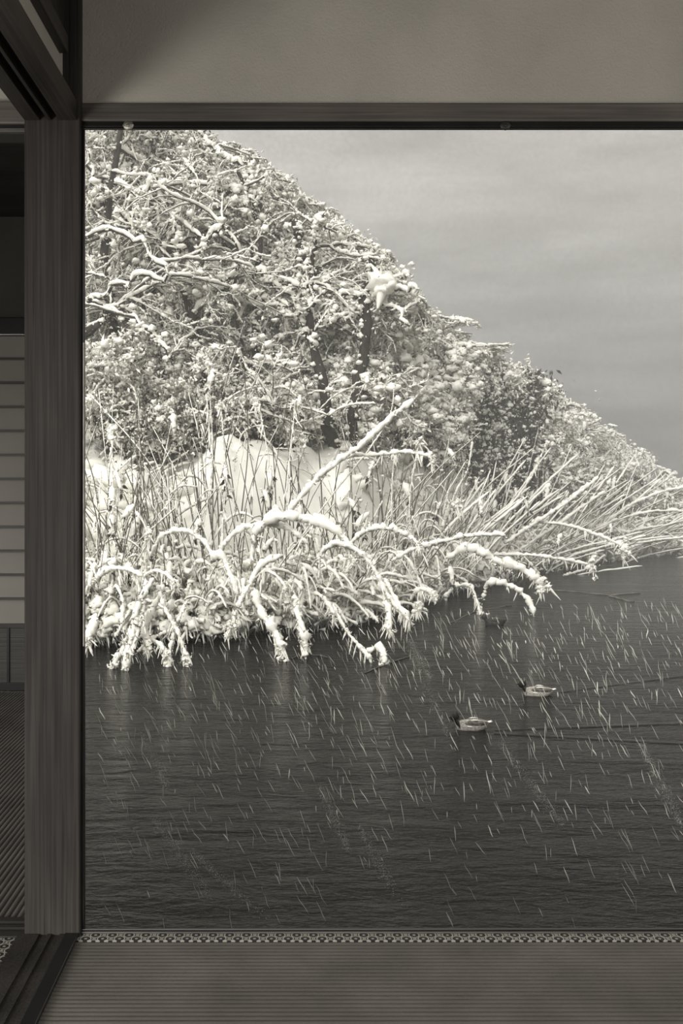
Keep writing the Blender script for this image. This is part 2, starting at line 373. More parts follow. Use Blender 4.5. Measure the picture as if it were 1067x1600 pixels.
# tatami: ribs are real relief, 15 mm apart
WA = Vector((PX0+.02, WY+.116)); WB = Vector((-1.16, SY+.1))
edge_x = lambda y: WA.x+(WB.x-WA.x)*(y-WA.y)/(WB.y-WA.y)-.018
def wedge_obj(name, y0, y1, z0, z1, mat, parent=None):
    q = [(-3.2, y0), (edge_x(y0), y0), (edge_x(y1), y1), (-3.2, y1)]; bm = bmesh.new()
    lo = [bm.verts.new((x, y, z0)) for x, y in q]; hi = [bm.verts.new((x, y, z1)) for x, y in q]
    bm.faces.new(lo[::-1]); bm.faces.new(hi)
    for i in range(4): bm.faces.new((lo[i], lo[(i+1) % 4], hi[(i+1) % 4], hi[i]))
    return bm_obj(name, bm, mat, parent)
def tatami(name, x0, x1, y0, y1, along, parent, wedge=False):
    """ribbed rush cover; along = axis the ribs run in"""
    a0, a1 = (y0, y1) if along == 0 else (x0, x1)
    n = int((a1-a0)/.0148); prof = []
    for i in range(n):
        for s, h in ((0, 0), (.14, .0026), (.5, .0042), (.86, .0026)): prof.append((a0+(i+s)*(a1-a0)/n, h-.0042))
    prof.append((a1, -.0042)); bm = bmesh.new(); vs = []
    for a, h in prof:
        vs.append([bm.verts.new((x0, a, h) if along == 0 else (a, y0, h)), bm.verts.new((x1, a, h) if along == 0 else (a, y1 if not wedge else max(y0+.001, min(y1, WA.y+(WB.y-WA.y)*(a+.018-WA.x)/(WB.x-WA.x))), h))])
    for i in range(len(vs)-1):
        f = (vs[i][0], vs[i][1], vs[i+1][1], vs[i+1][0]); bm.faces.new(f if along == 0 else f[::-1])
    return bm_obj(name, bm, M['tatami'], parent, True)
HY0 = WY-.0345
def mat_thing(label): return empty('tatami_mat', (0, 0, 0), label, 'tatami mat')
mt1 = mat_thing('grey ribbed tatami mat with patterned brocade edge below the wide opening')
tatami('rush_cover', X(124)+.001, xr, 1.26, HY0, 0, mt1)
def heri(o, x0, x1, y0, y1, mat):
    bm = bmesh.new(); box(bm, 0, x1-x0, 0, y1-y0, -.004, .0012, .0006); h = bm_obj('brocade_border', bm, mat, o); h.location = (x0, y0, 0); return h
heri(mt1, X(124)+.001, xr, HY0, WY-.001, M['heri_x'])
box_obj('straw_core', (X(124)+.001, xr, 1.26, WY-.001, -.055, -.004), M['tatami'], mt1, 0)
mt2 = mat_thing('shadowed tatami mat nearest the viewer, beyond the first mat edge')
tatami('rush_cover', X(124)+.001, xr, -2.0, 1.22, 0, mt2); heri(mt2, X(124)+.001, xr, 1.222, 1.256, M['heri_x'])
box_obj('straw_core', (X(124)+.001, xr, -2.0, 1.256, -.055, -.004), M['tatami'], mt2, 0)
mt3 = mat_thing('dark tatami mat with ornate border left of the floor track')
LX = PX0-.013
heri(mt3, LX-.042, LX-.001, -1.0, WY-.022, M['heri_y']); tatami('rush_cover', -2.4, LX-.042, -1.0, WY-.022, 1, mt3)
box_obj('straw_core', (-2.4, LX-.001, -1.0, WY-.022, -.055, -.004), M['tatami'], mt3, 0)
mt4 = mat_thing('ribbed tatami mat in the room behind the post, below the paper screen')
tatami('rush_cover', -3.19, -.575, WY+.078, SY-.05, 1, mt4, True); wedge_obj('straw_core', WY+.078, SY-.05, -.055, -.004, M['tatami'], mt4)
struct(box_obj('floor', (-3.2, xr, -2.3, WY+.01, -.12, -.061), M['dark_wood'], bev=0))
struct(wedge_obj('floor_back', WY+.011, SY+.1, -.12, -.061, M['dark_wood']))
struct(box_obj('ceiling', (-3.2, xr+.1, -2.3, WY+.13, TOPZ, TOPZ+.05), M['ceiling'], bev=0))
struct(box_obj('wall_right', (xr, xr+.1, -2.3, WY+.13, -.06, TOPZ), M['plaster'], bev=0))
# left room: screen wall, upper wall, low ceiling
ZS = lambda py: Z(py, SY)
struct(wedge_obj('ceiling_back', WY+.12, SY+.1, ZS(338), ZS(338)+.05, M['dark_wood']))
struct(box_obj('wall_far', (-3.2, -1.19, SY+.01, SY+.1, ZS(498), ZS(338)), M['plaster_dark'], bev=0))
struct(box_obj('trim_11', (-3.2, -1.19, SY-.03, SY+.09, ZS(523), ZS(498)), M['lacquer']))
struct(box_obj('trim_12', (-3.2, -1.19, SY-.04, SY+.09, -.06, .0), M['dark_wood']))
# slanting wall between that room and the pond
a = WA.to_3d(); b = WB.to_3d(); n = (b-a).normalized(); s_ = Vector((-n.y, n.x, 0))*.015
bm = bmesh.new(); q = [a+s_, b+s_, b-s_, a-s_]
lo = [bm.verts.new((v.x, v.y, WATER-.2)) for v in q]; hi = [bm.verts.new((v.x, v.y, 2.3)) for v in q]
bm.faces.new(lo); bm.faces.new(hi[::-1])
for i in range(4): bm.faces.new((lo[i], lo[(i+1) % 4], hi[(i+1) % 4], hi[i]))
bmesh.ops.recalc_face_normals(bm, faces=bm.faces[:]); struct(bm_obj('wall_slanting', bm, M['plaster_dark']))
# paper screen
def shoji(x0, x1, label):
    o = empty('paper_screen', ((x0+x1)/2, SY, 0), label, 'screen'); ox = (x0+x1)/2
    R = lambda nm, a, b, z0, z1, mat, y0=-.018, y1=.012, bev=.001: box_obj(nm, (a-ox, b-ox, y0, y1, z0, z1), mat, o, bev)
    zt, zb, zk = ZS(524), 0.002, ZS(974)
    R('stile', x0, x0+.03, zb, zt, M['lacquer']); R('stile', x1-.03, x1, zb, zt, M['lacquer'])
    R('rail', x0+.03, x1-.03, zt-.004, zt, M['lacquer']); R('rail', x0+.03, x1-.03, zk-.02, zk, M['lacquer']); R('rail', x0+.03, x1-.03, zb, zb+.035, M['lacquer'])
    R('paper', x0+.03, x1-.03, zk, zt-.004, M['paper'], .004, .006, 0)
    R('base_board', x0+.03, x1-.03, zb+.035, zk-.02, M['dark_wood'], -.004, .008, 0)
    m = (x0+x1)/2
    for k in range(3): R('board_batten', x0+.1+k*.3, x0+.112+k*.3, zb+.035, zk-.02, M['lacquer'], -.012, -.004)
    y = 561
    while y < 960: R('lattice_bar', x0+.03, x1-.03, ZS(y+1.6), ZS(y-1.6), M['dark_wood'], -.012, .0035, 0); y += 37.4
    return o
shoji(-2.05, -1.19, 'white paper sliding screen with dark horizontal bars in the far room behind the post')
shoji(-2.93, -2.07, 'second paper screen further left in the far room, beside the first')
# small metal fittings under the beam
def fitting(px, w, mat, label, nm):
    o = empty(nm, (X(px), WY+.004, Z(195)), label, 'fitting'); bm = bmesh.new()
    bmesh.ops.create_uvsphere(bm, u_segments=24, v_segments=10, radius=w)
    for v in bm.verts:
        th = math.atan2(v.co.z, v.co.x); rr = math.hypot(v.co.x, v.co.z)
        v.co.y = v.co.y*.35; k = 1+.07*math.cos(12*th) if rr > w*.6 else 1; v.co.x *= k; v.co.z *= k*.85
    bm_obj('petal_cap', bm, mat, o, True)
    bm = bmesh.new(); bmesh.ops.create_uvsphere(bm, u_segments=12, v_segments=8, radius=w*.3)
    for v in bm.verts: v.co.y = v.co.y*.6-w*.33; v.co.z -= w*.1
    bm_obj('centre_boss', bm, mat, o, True)
    bm = bmesh.new(); box(bm, -w*.2, w*.2, -.002, .006, -w*.1, w*.6); bm_obj('shank', bm, M['iron'], o)
fitting(200, .0125, M['metal'], 'small silvery scalloped nail cover under the beam near the post', 'nail_cover')
fitting(790, .0125, M['iron'], 'small black nail cover under the middle of the beam', 'nail_cover')

# ------------------------------------------------------------------ pond and snowy bank
DUCK1 = P(735, 1139, 1571*1.8/(1139-745)); DUCK2 = P(838, 1086, 1571*1.8/(1086-745)); DUCK3 = P(772, 972, 1571*1.8/(976-745))
onw = lambda px, py: P(px, py, F*1.8/(py-CY))
WAKES = [(*onw(772, 1141)[:2], *onw(1067, 1130)[:2]), (*onw(870, 1082)[:2], *onw(1067, 1056)[:2]), (*onw(772, 1146)[:2], *onw(1067, 1162)[:2])]
bm = bmesh.new(); vs = [bm.verts.new(v) for v in ((-30, WY+.06, WATER), (45, WY+.06, WATER), (45, 70, WATER), (-30, 70, WATER))]; bm.faces.new(vs)
struct(bm_obj('pond_water', bm, water_material()))

SH = np.array([(-30, 8.5), (-8, 9.6), (-3.5, 10.4), (-2.25, 10.8), (-1.14, 11.1), (-.08, 11.8), (.77, 12.3), (1.7, 14.1), (2.6, 15.7), (3.8, 17.7), (5.6, 20.2), (7.6, 22.3), (9.1, 23.6), (16, 28), (45, 40)])
shore_y = lambda x: float(np.interp(x, SH[:, 0], SH[:, 1]))
def shore_at(px):                      # the point of the shore line seen at column px
    best = None
    for x in np.linspace(-4, 14, 400):
        y = shore_y(x); e = abs(CX+x/y*F-px)
        if best is None or e < best[0]: best = (e, x, y)
    return best[1], best[2]
_sx = np.array([(CX+x/y*F, x, y) for x, y in ((x, shore_y(x)) for x in np.linspace(-6, 16, 500))])
def shore_fast(px): return float(np.interp(px, _sx[:, 0], _sx[:, 1])), float(np.interp(px, _sx[:, 0], _sx[:, 2]))
# crown line of the wooded slope in the photo (px, py)
TOP = np.array([(0, 90), (130, 120), (300, 205), (400, 265), (500, 335), (600, 410), (660, 490), (740, 560), (850, 610), (930, 665), (1000, 710), (1067, 765), (1300, 800)])
top_py = lambda px: float(np.interp(px, TOP[:, 0], TOP[:, 1]))
def ground(x, y):
    t = y-shore_y(x)
    px = CX+x/max(y, 1)*F
    crest = float(np.interp(px, [0, 280, 330, 640, 700, 780, 900, 1000, 1100, 1300], [1.6, 1.75, 2.25, 2.15, 1.9, 1.25, 1.0, .85, .8, .8]))
    s = min(max((t+.25)/3.0, 0), 1); z = WATER-.35+(crest+.35)*(s*s*(3-2*s))
    if t > 3.0:                        # wooded slope rising behind, highest at the left
        yy = y; hz = CAMZ+(CY-(top_py(px)+95))/F*yy
        u = min((t-3.0)/6.5, 1); z = max(z, z+(hz-z)*(u**1.1)) if hz > z else z
    wt = min(max((t-.8)/1.6, 0), 1)*min(max((760-px)/90, 0), 1)
    if wt: z += wt*(.22*noise.noise(Vector((x*1.1, y*1.5, 7)))+.13*noise.noise(Vector((x*3.1, y*4.2, 17)))+.05*noise.noise(Vector((x*7.1, y*8.2, 5))))
    z += .16*noise.noise(Vector((x*.8, y*.8, 0)))+.07*noise.noise(Vector((x*2.3, y*2.3, 4)))*(1 if t > -.2 else 0)
    return z
xs = np.concatenate([np.linspace(-14, -4, 60), np.linspace(-3.9, 5, 150), np.linspace(5.1, 24, 110)])
def sheet(name, ts, mat):
    bm = bmesh.new(); grid = [[bm.verts.new((x, shore_y(x)+t, ground(x, shore_y(x)+t))) for x in xs] for t in ts]
    for j in range(len(ts)-1):
        for i in range(len(xs)-1): bm.faces.new((grid[j][i], grid[j][i+1], grid[j+1][i+1], grid[j+1][i]))
    return struct(bm_obj(name, bm, mat, smooth=True))
def ground_mix(name, lo, hi):
    """snow lying in patches between dark undergrowth"""
    m = material(name, (.9, .888, .82), .9, 0, (1,1,1), 5, .6, 18, .1, dist=.03); nt = m.node_tree; b = nt.nodes['Principled BSDF']
    n = N(nt.nodes, 'ShaderNodeTexNoise'); n.inputs['Scale'].default_value = 3.2; n.inputs['Detail'].default_value = 9; n.inputs['Roughness'].default_value = .72
    nt.links.new(nt.nodes['Texture Coordinate'].outputs['Object'], n.inputs['Vector'])
    r = N(nt.nodes, 'ShaderNodeMapRange'); r.inputs[1].default_value = lo; r.inputs[2].default_value = hi; nt.links.new(n.outputs[0], r.inputs[0])
    mx = N(nt.nodes, 'ShaderNodeMix', data_type='RGBA'); nt.links.new(r.outputs[0], mx.inputs[0]); mx.inputs[6].default_value = (.06, .057, .05, 1); mx.inputs[7].default_value = (.88, .868, .80, 1)
    nt.links.new(mx.outputs[2], b.inputs['Base Color']); return m
gf = sheet('bank_foot', np.linspace(-.8, .35, 16), M['soil']); gf['label'] = 'dark earth foot of the bank at the waterline'
go = sheet('snowy_bank', np.linspace(.35, 3.3, 60), M['snow']); go['label'] = 'smooth snow covered bank behind the reeds'
gs = sheet('wooded_slope', np.linspace(3.3, 16, 60), ground_mix('slope_undergrowth', .36, .52)); gs['label'] = 'slope rising behind the trees with patchy snow on dark undergrowth'

# ------------------------------------------------------------------ trees
def inside(p, slack=0):
    px, py = proj(p); return py > top_py(px)-slack
class Tree:
    def __init__(s, name, label, cat, base, group=None):
        s.root = empty(name, base, label, cat, group); s.base = np.array(base)
        s.bark, s.twig, s.snow, s.leaf, s.frost = Buf(), Buf(), Buf(), Buf(), Buf(); s.tips = []
    def limb(s, name, pts, r0, r1, snow=.05, n=14, wig=.03):
        q = resample(pts, n); q[1:-1] += rng.normal(0, wig, (n-2, 3)); r = np.linspace(r0, r1, n)*rng.uniform(.88, 1.12, n)
        b = Buf(); b.tube(q, r, 9); o = b.obj(name, M['bark'], s.root, origin=s.base)
        if snow: snow_on(s.snow, q[::1], (r0+r1)/2, snow, 6, .5)
        if r0 > .035:                    # snow blown against one side of the stem
            j = rng.integers(1, len(q), 26); s.snow.puffs(q[j]+np.stack([rng.choice([-1, 1], 26)*rng.uniform(.5, 1, 26)*min(r0, .3), -min(r0, .3)*rng.uniform(.4, .9, 26), rng.normal(0, .08, 26)], 1), rng.uniform(.012, .045, 26))
        s.snow.fluff(q, int(40+300*r0), max(r0, .03)*.8, .05)
        return q
    def branch(s, p, d, L, r, level, sag=.0, snow=.03, maxl=3, leafy=0., slack=24):
        n = 7 if level < 2 else 6; pts = [np.array(p)]; d = np.array(d, float); d /= np.linalg.norm(d)
        for k in range(n-1):
            d = d+rng.normal(0, .17, 3)+np.array([0, 0, -sag]); d /= np.linalg.norm(d); q = pts[-1]+d*L/(n-1)
            if not inside(q, slack*rng.uniform(0, 1)): d[2] = -abs(d[2])*.4; d[0] -= .2; q = pts[-1]+d*L/(n-1)*.6
            pts.append(q)
        pts = np.array(pts); rr = np.maximum(np.linspace(r, r*.35, n), .0036)
        (s.bark if level < 1 else s.twig).tube(pts, rr, 6 if level < 1 else 4 if level < 2 else 3)
        if rng.random() < (.95 if level < 3 else .8):
            snow_on(s.snow, pts, r*.9, snow*(.9 if level < 1 else .62 if level < 2 else .36)*rng.uniform(.5, 1.5), 6 if level < 2 else 5, .6, cover=.85)
        if level >= maxl: s.tips.append(pts[-1]); s.tips.append(pts[n//2]); return
        for k in range({0: 7, 1: 5, 2: 4}[level]):
            i = rng.integers(1, n); t = pts[min(i, n-1)]-pts[i-1]; t = t/np.linalg.norm(t)
            side = rng.normal(size=3); side -= side.dot(t)*t; side /= np.linalg.norm(side); side[1] *= .8
            side[1] = abs(side[1]) if rng.random() < .7 else side[1]; nd = t*rng.uniform(.45, .95)+side*rng.uniform(.5, 1); nd[2] += .08
            s.branch(pts[i], nd, L*rng.uniform(.42, .68), r*.5, level+1, sag*1.1, snow, maxl, leafy, slack)
    def finish(s, leafy=0., puff=.0, size=(.03, .085), puffr=(.02, .06), frosty=.74):
        t = np.array(s.tips)
        if len(t):
            t = np.array([q for q in t if inside(q, 20)])
            if puff:
                k = t[rng.random(len(t)) < puff]; s.snow.puffs(k+rng.normal(0, .03, k.shape), rng.uniform(puffr[0], puffr[1], len(k))*rng.uniform(.5, 1.1, len(k))); s.snow.fluff(k, len(k)*4, .045, .055)
            if leafy:
                n = int(len(t)*leafy); k = t[rng.integers(0, len(t), n)]+rng.normal(0, .055, (n, 3))-np.array([0, 0, .03])
                m = rng.random(n) < frosty
                s.frost.leaves(k[m], rng.uniform(*size, m.sum())); s.leaf.leaves(k[~m], rng.uniform(*size, (~m).sum()))
        kw = dict(origin=s.base)
        for b, nm, mat in ((s.bark, 'branches', M['bark']), (s.twig, 'twigs', M['twig']), (s.snow, 'snow_load', M['snow']), (s.leaf, 'dark_leaves', M['leaf']), (s.frost, 'frosted_leaves', M['frost_leaf'])):
            o = b.obj(nm, mat, s.root, **kw)
            if o: tag(o, kind='stuff')

def W(pts, d, dd=0.0):                   # photo polyline at distance d (growing by dd along it)
    return np.array([P(x, y, d+dd*i/max(1, len(pts)-1)) for i, (x, y) in enumerate(pts)])
# name, label, distance, limbs [(pts, r0, r1)], number of side branches, length, leafiness, puffiness, snow
TREES = [
 ('bare_tree', 'snow laden tree with a low dark V-shaped fork in the upper left', 13.0, [([(318,600),(306,520),(290,455),(274,425)], .060, .035), ([(290,455),(262,400),(225,362),(185,330)], .032, .016), ([(288,450),(300,405),(332,372),(350,352)], .030, .014), ([(276,430),(280,390),(272,345)], .026, .012), ([(300,500),(335,450),(372,400),(360,372),(335,362)], .018, .010)], 18, 1.5, 1.2, .4, .042),
 ('bare_tree', 'tree with long low branches spreading from the left edge of the opening', 12.6, [([(90,640),(110,560),(140,520),(166,488)], .06, .03), ([(166,488),(150,470),(110,482)], .024, .012), ([(166,488),(205,500),(240,522),(262,560)], .026, .012), ([(140,470),(200,445),(262,430)], .018, .01), ([(130,372),(170,360),(220,382),(262,430)], .018, .01)], 14, 1.5, .8, .35, .036),
 ('bare_tree', 'tall tree behind the left post edge with clusters of dark curled leaves', 14.4, [([(170,640),(178,520),(165,400),(172,300),(190,190)], .07, .03), ([(168,380),(215,320),(250,270)], .03, .012), ([(170,330),(145,280),(138,230)], .026, .012)], 18, 1.5, 5.0, .5, .045),
 ('bare_tree', 'crowded tree at the top of the slope under the silvery nail cover', 15.4, [([(262,600),(258,430),(246,320),(240,250),(235,190)], .07, .025), ([(250,340),(290,290),(318,240)], .03, .012)], 18, 1.5, 4.5, .5, .04),
 ('bare_tree', 'tree with pale sloping limbs at the crown edge', 14.6, [([(402,620),(398,500),(402,400),(396,318),(368,262)], .055, .022), ([(397,320),(360,300),(325,305)], .026, .014), ([(396,322),(352,322),(322,328)], .022, .012), ([(396,315),(391,290),(386,268)], .03, .018), ([(378,262),(345,240),(322,222),(308,205)], .022, .008)], 17, 1.3, 3.2, .45, .05),
 ('bare_tree', 'thin bowed tree curving up through the middle of the thicket', 13.4, [([(372,560),(372,500),(364,470),(366,430),(378,412),(350,375),(336,360)], .022, .012), ([(378,412),(430,440),(470,450)], .016, .01)], 12, 1.2, .8, .35, .045),
 ('forked_tree', 'dark tree whose two bare prongs rise above the middle thicket', 14.0, [([(512,650),(505,590),(490,545),(484,470),(486,420)], .085, .05), ([(486,425),(470,385),(462,345)], .038, .06), ([(489,420),(494,375),(500,345),(508,334)], .042, .018), ([(480,470),(440,455),(400,420)], .02, .01), ([(495,545),(470,500),(462,470)], .03, .015)], 20, 1.2, 3.4, .6, .05),
 ('broken_tree', 'dark broken trunk with a large crest of snow beside the sky', 14.8, [([(552,650),(568,560),(572,500),(573,450),(583,415),(576,402)], .085, .075), ([(584,445),(600,440),(626,432),(640,428)], .035, .008), ([(590,452),(620,452),(652,453)], .03, .006), ([(588,470),(560,462),(520,460)], .02, .01), ([(570,495),(540,498),(510,505)], .02, .01), ([(576,470),(615,480),(640,510)], .022, .01)], 13, 1.1, 1.2, .4, .045),
 ('slender_tree', 'slender leaning tree with a diagonal dark stem right of the broken trunk', 15.6, [([(752,668),(726,640),(700,600),(686,570),(665,545),(640,500)], .035, .016), ([(700,600),(720,570),(750,552)], .02, .008), ([(690,575),(715,548),(722,530)], .016, .008)], 16, 1.3, 2.0, .5, .05),
 ('stout_tree', 'thick dark ragged trunk wrapped in climbing leaves near the right end of the wood', 17.0, [([(790,800),(782,730),(772,670),(778,610),(766,570)], .36, .26), ([(815,790),(822,700),(808,640),(815,610)], .20, .10), ([(752,770),(748,700),(745,640)], .14, .07), ([(775,640),(740,600),(728,575)], .06, .02), ([(800,630),(840,610),(862,600)], .05, .02)], 14, 1.0, 7.0, .8, .075),
 ('bare_tree', 'low leaning tree at the right with a snow capped lump on its limb', 21.0, [([(965,820),(968,775),(962,745),(950,715)], .09, .06), ([(962,745),(905,732),(850,722)], .06, .03), ([(960,740),(985,745),(1010,756)], .07, .05), ([(950,715),(935,700),(925,705)], .03, .02)], 12, 1.3, 1.5, .5, .08),
 ('bare_tree', 'small tree at the thin right-hand tip of the wood, beyond the lump of snow', 24.5, [([(1040,830),(1030,790),(1012,750)], .07, .03), ([(1030,790),(1055,775),(1085,778)], .05, .02)], 12, 1.5, 1.5, .5, .08),
 ('bare_tree', 'tree standing between the two-pronged tree and the broken trunk', 16.5, [([(545,640),(530,540),(528,460),(520,400)], .06, .03), ([(528,460),(550,420),(560,392)], .03, .01)], 16, 1.4, 2.5, .5, .055),
 ('bare_tree', 'round-headed tree behind the slender leaning tree, low against the sky', 17.8, [([(668,700),(662,620),(650,560),(645,520)], .06, .03), ([(655,580),(690,550),(705,545)], .03, .012)], 16, 1.3, 2.5, .6, .06),
 ('bare_tree', 'tree of fine pale twigs right of the thick ragged trunk', 19.5, [([(872,800),(868,740),(860,680),(850,640)], .06, .03), ([(862,690),(895,680),(915,680)], .03, .012)], 14, 1.3, 2.5, .5, .06),
 ('bare_tree', 'background tree filling the gap below the pale sloping limbs', 17.0, [([(440,640),(440,540),(436,440),(430,360),(425,310)], .07, .03), ([(437,440),(460,380),(470,345)], .03, .012)], 18, 1.6, 3.0, .5, .055),
]
for (nm, lab, d, limbs, nb, L, leafy, puff, sn) in TREES:
    dn = max(d, shore_fast(limbs[0][0][0][0])[1]+3.0); kd = dn/d; d = dn; sn *= kd; L *= kd; limbs = [(a_, b_*kd, c_*kd) for a_, b_, c_ in limbs]
    p0 = W([limbs[0][0][0]], d)[0]; p0[2] = min(p0[2]-.25, ground(p0[0], p0[1])-.15)
    T = Tree(nm, lab, 'tree', p0)
    qs = []
    for k, (pts, r0, r1) in enumerate(limbs):
        star = nm in ('forked_tree', 'broken_tree', 'stout_tree'); ds = d-.7 if star else d
        w = W(pts, ds, rng.uniform(-.6, .1) if k else 0); r0 *= 1 if star else 1.25; r1 *= 1 if star else 1.25
        if k: w[0] = W([pts[0]], ds)[0]
        elif w[0][2]-p0[2] > .2: w = np.vstack([p0, w])
        else: w[0] = p0
        qs.append((T.limb('trunk' if k == 0 else 'limb', w, r0, r1, sn*(1.0 if k else .5)), r1, k))
    for i in range(nb):
        q, r, k = qs[rng.integers(0, len(qs))] if i % 3 else qs[0]
        j = rng.integers(3 if k == 0 else 2, len(q)); a = rng.uniform(0, 2*PI)
        dr = np.array([math.cos(a), abs(math.sin(a))*.8+(.35 if star else -.12), rng.uniform(-.1, .9)])
        T.branch(q[j], dr, L*rng.uniform(.6, 1.1), min(r, .022), 0 if i % 2 else 1, .05, sn*.75, 3)
    T.finish(leafy*.8, puff*.8, frosty=.35 if leafy > 4 else .74)
    if nm == 'broken_tree':              # the crest of packed snow on the broken top
        b = Buf(); c = W([(598,440),(602,450),(606,446),(588,432),(596,455)], d-1.0); b.puffs(c, [.16, .14, .12, .08, .11])
        for pts, r in (([(600,448),(585,435),(574,425)], .05), ([(602,445),(585,420),(578,412)], .045), ([(604,445),(615,432),(624,430)], .04), ([(598,450),(593,470),(590,482)], .06)):
            q = resample(W(pts, d-1.0), 8); b.tube(q, np.linspace(r*1.6, r*.3, 8), 7)
        b.obj('snow_crest', M['snow'], T.root, origin=T.base)
    if nm == 'stout_tree':
        b = Buf(); n = 8000; u = rng.random(n)
        k = np.stack([rng.normal(0, 1, n), rng.normal(0, .4, n), np.zeros(n)], 1)
        cx = 768+rng.normal(0, 22, n)+rng.choice([0, 45], n, p=[.6, .4]); cy = rng.uniform(575, 800, n)
        pts = np.array([P(x, y, d-1.22+abs(rng.normal(0, .2))) for x, y in zip(cx, cy)]); b.leaves(pts, rng.uniform(.05, .16, n), 2.0)
        tag(b.obj('climbing_leaves', M['leaf'], T.root, origin=T.base), kind='stuff')
        b = Buf(); n = 420; cx = 775+rng.normal(0, 42, n); cy = rng.uniform(580, 780, n)
        pts = np.array([P(x, y, d-1.2) for x, y in zip(cx, cy)]); b.puffs(pts, rng.uniform(.012, .045, n)); b.fluff(pts, 1600, .07, .06)
        pts = W([(745,570),(738,585),(728,575),(800,590),(812,600),(806,585)], d-1.3); b.puffs(pts, [.20, .15, .12, .14, .12, .11]); b.fluff(pts, 700, .16, .09)
        tag(b.obj('snow_tufts', M['snow'], T.root, origin=T.base), kind='stuff')

# ------------------------------------------------------------------ bushes under the trees
def bush(label, px, py, w, h, d, npf, nleaf, ntw, dark=.5, pr=(.03, .10), name='snowy_bush', rxy=.7):
    d = max(d, shore_fast(px)[1]+2.5); c = np.array(P(px, py, d)); sx = w/F*d/2; sz = h/F*d/2; base = c-np.array([0, 0, sz])
    root = empty(name, base, label, 'bush'); rows = Buf(); tw = Buf(); lf = Buf(); fl = Buf()
    def pts(n, shell=.25):
        v = rng.normal(size=(n, 3)); v /= np.linalg.norm(v, axis=1, keepdims=True); r = rng.uniform(shell, 1, n)**.6
        q = c+v*r[:, None]*np.array([sx, rxy, sz]); k = np.array([inside(p, 6) for p in q]); return q[k]
    # puffs gather in clumps, as snow does on leaf sprays
    heads = pts(max(8, npf//6)); n = int(npf*1.35); q = heads[rng.integers(0, len(heads), n)]+rng.normal(0, 1, (n, 3))*np.array([.10, .08, .05]); q = np.array([p for p in q if inside(p, 6)])
    rows.puffs(q, rng.uniform(pr[0]*.6, pr[1]*.62, len(q))*rng.uniform(.5, 1, len(q))); rows.fluff(q, len(q)*5, .055, .07)
    k = heads[rng.integers(0, len(heads), nleaf)]+rng.normal(0, 1, (nleaf, 3))*np.array([.16, .1, .10])-np.array([0, .0, .07]); k = np.array([p for p in k if inside(p, 6)])
    m = rng.random(len(k)) < (dark*.42 if dark < .65 else dark*.95); lf.leaves(k[m], rng.uniform(.03, .09, m.sum())); fl.leaves(k[~m], rng.uniform(.03, .09, (~m).sum()))
    for i in range(ntw):
        h0 = heads[rng.integers(0, len(heads))]; b0 = base+np.array([rng.normal(0, sx*.3), rng.normal(0, .15), 0]); mid = (h0+b0)/2+rng.normal(0, .12, 3)
        q = resample([b0, mid, h0], 8); q[1:] += rng.normal(0, .018, (7, 3)); tw.tube(q, np.linspace(.011, .004, 8), 4); snow_on(rows, q[3:], .006, .022, 5, .5)
        for s_ in range(3):
            j = rng.integers(3, 8); e = q[j]+rng.normal(0, 1, 3)*np.array([.22, .15, .13])
            if inside(e, 14): z = resample([q[j], (q[j]+e)/2+np.array([0, 0, .03]), e], 6); tw.tube(z, np.linspace(.005, .002, 6), 3); snow_on(rows, z, .004, .017, 5, .5)
    for b, nm, mat in ((tw, 'stems', M['twig']), (rows, 'snow_load', M['snow']), (lf, 'dark_leaves', M['leaf']), (fl, 'frosted_leaves', M['frost_leaf'])):
        o = b.obj(nm, mat, root, origin=base)
        if o: tag(o, kind='stuff')
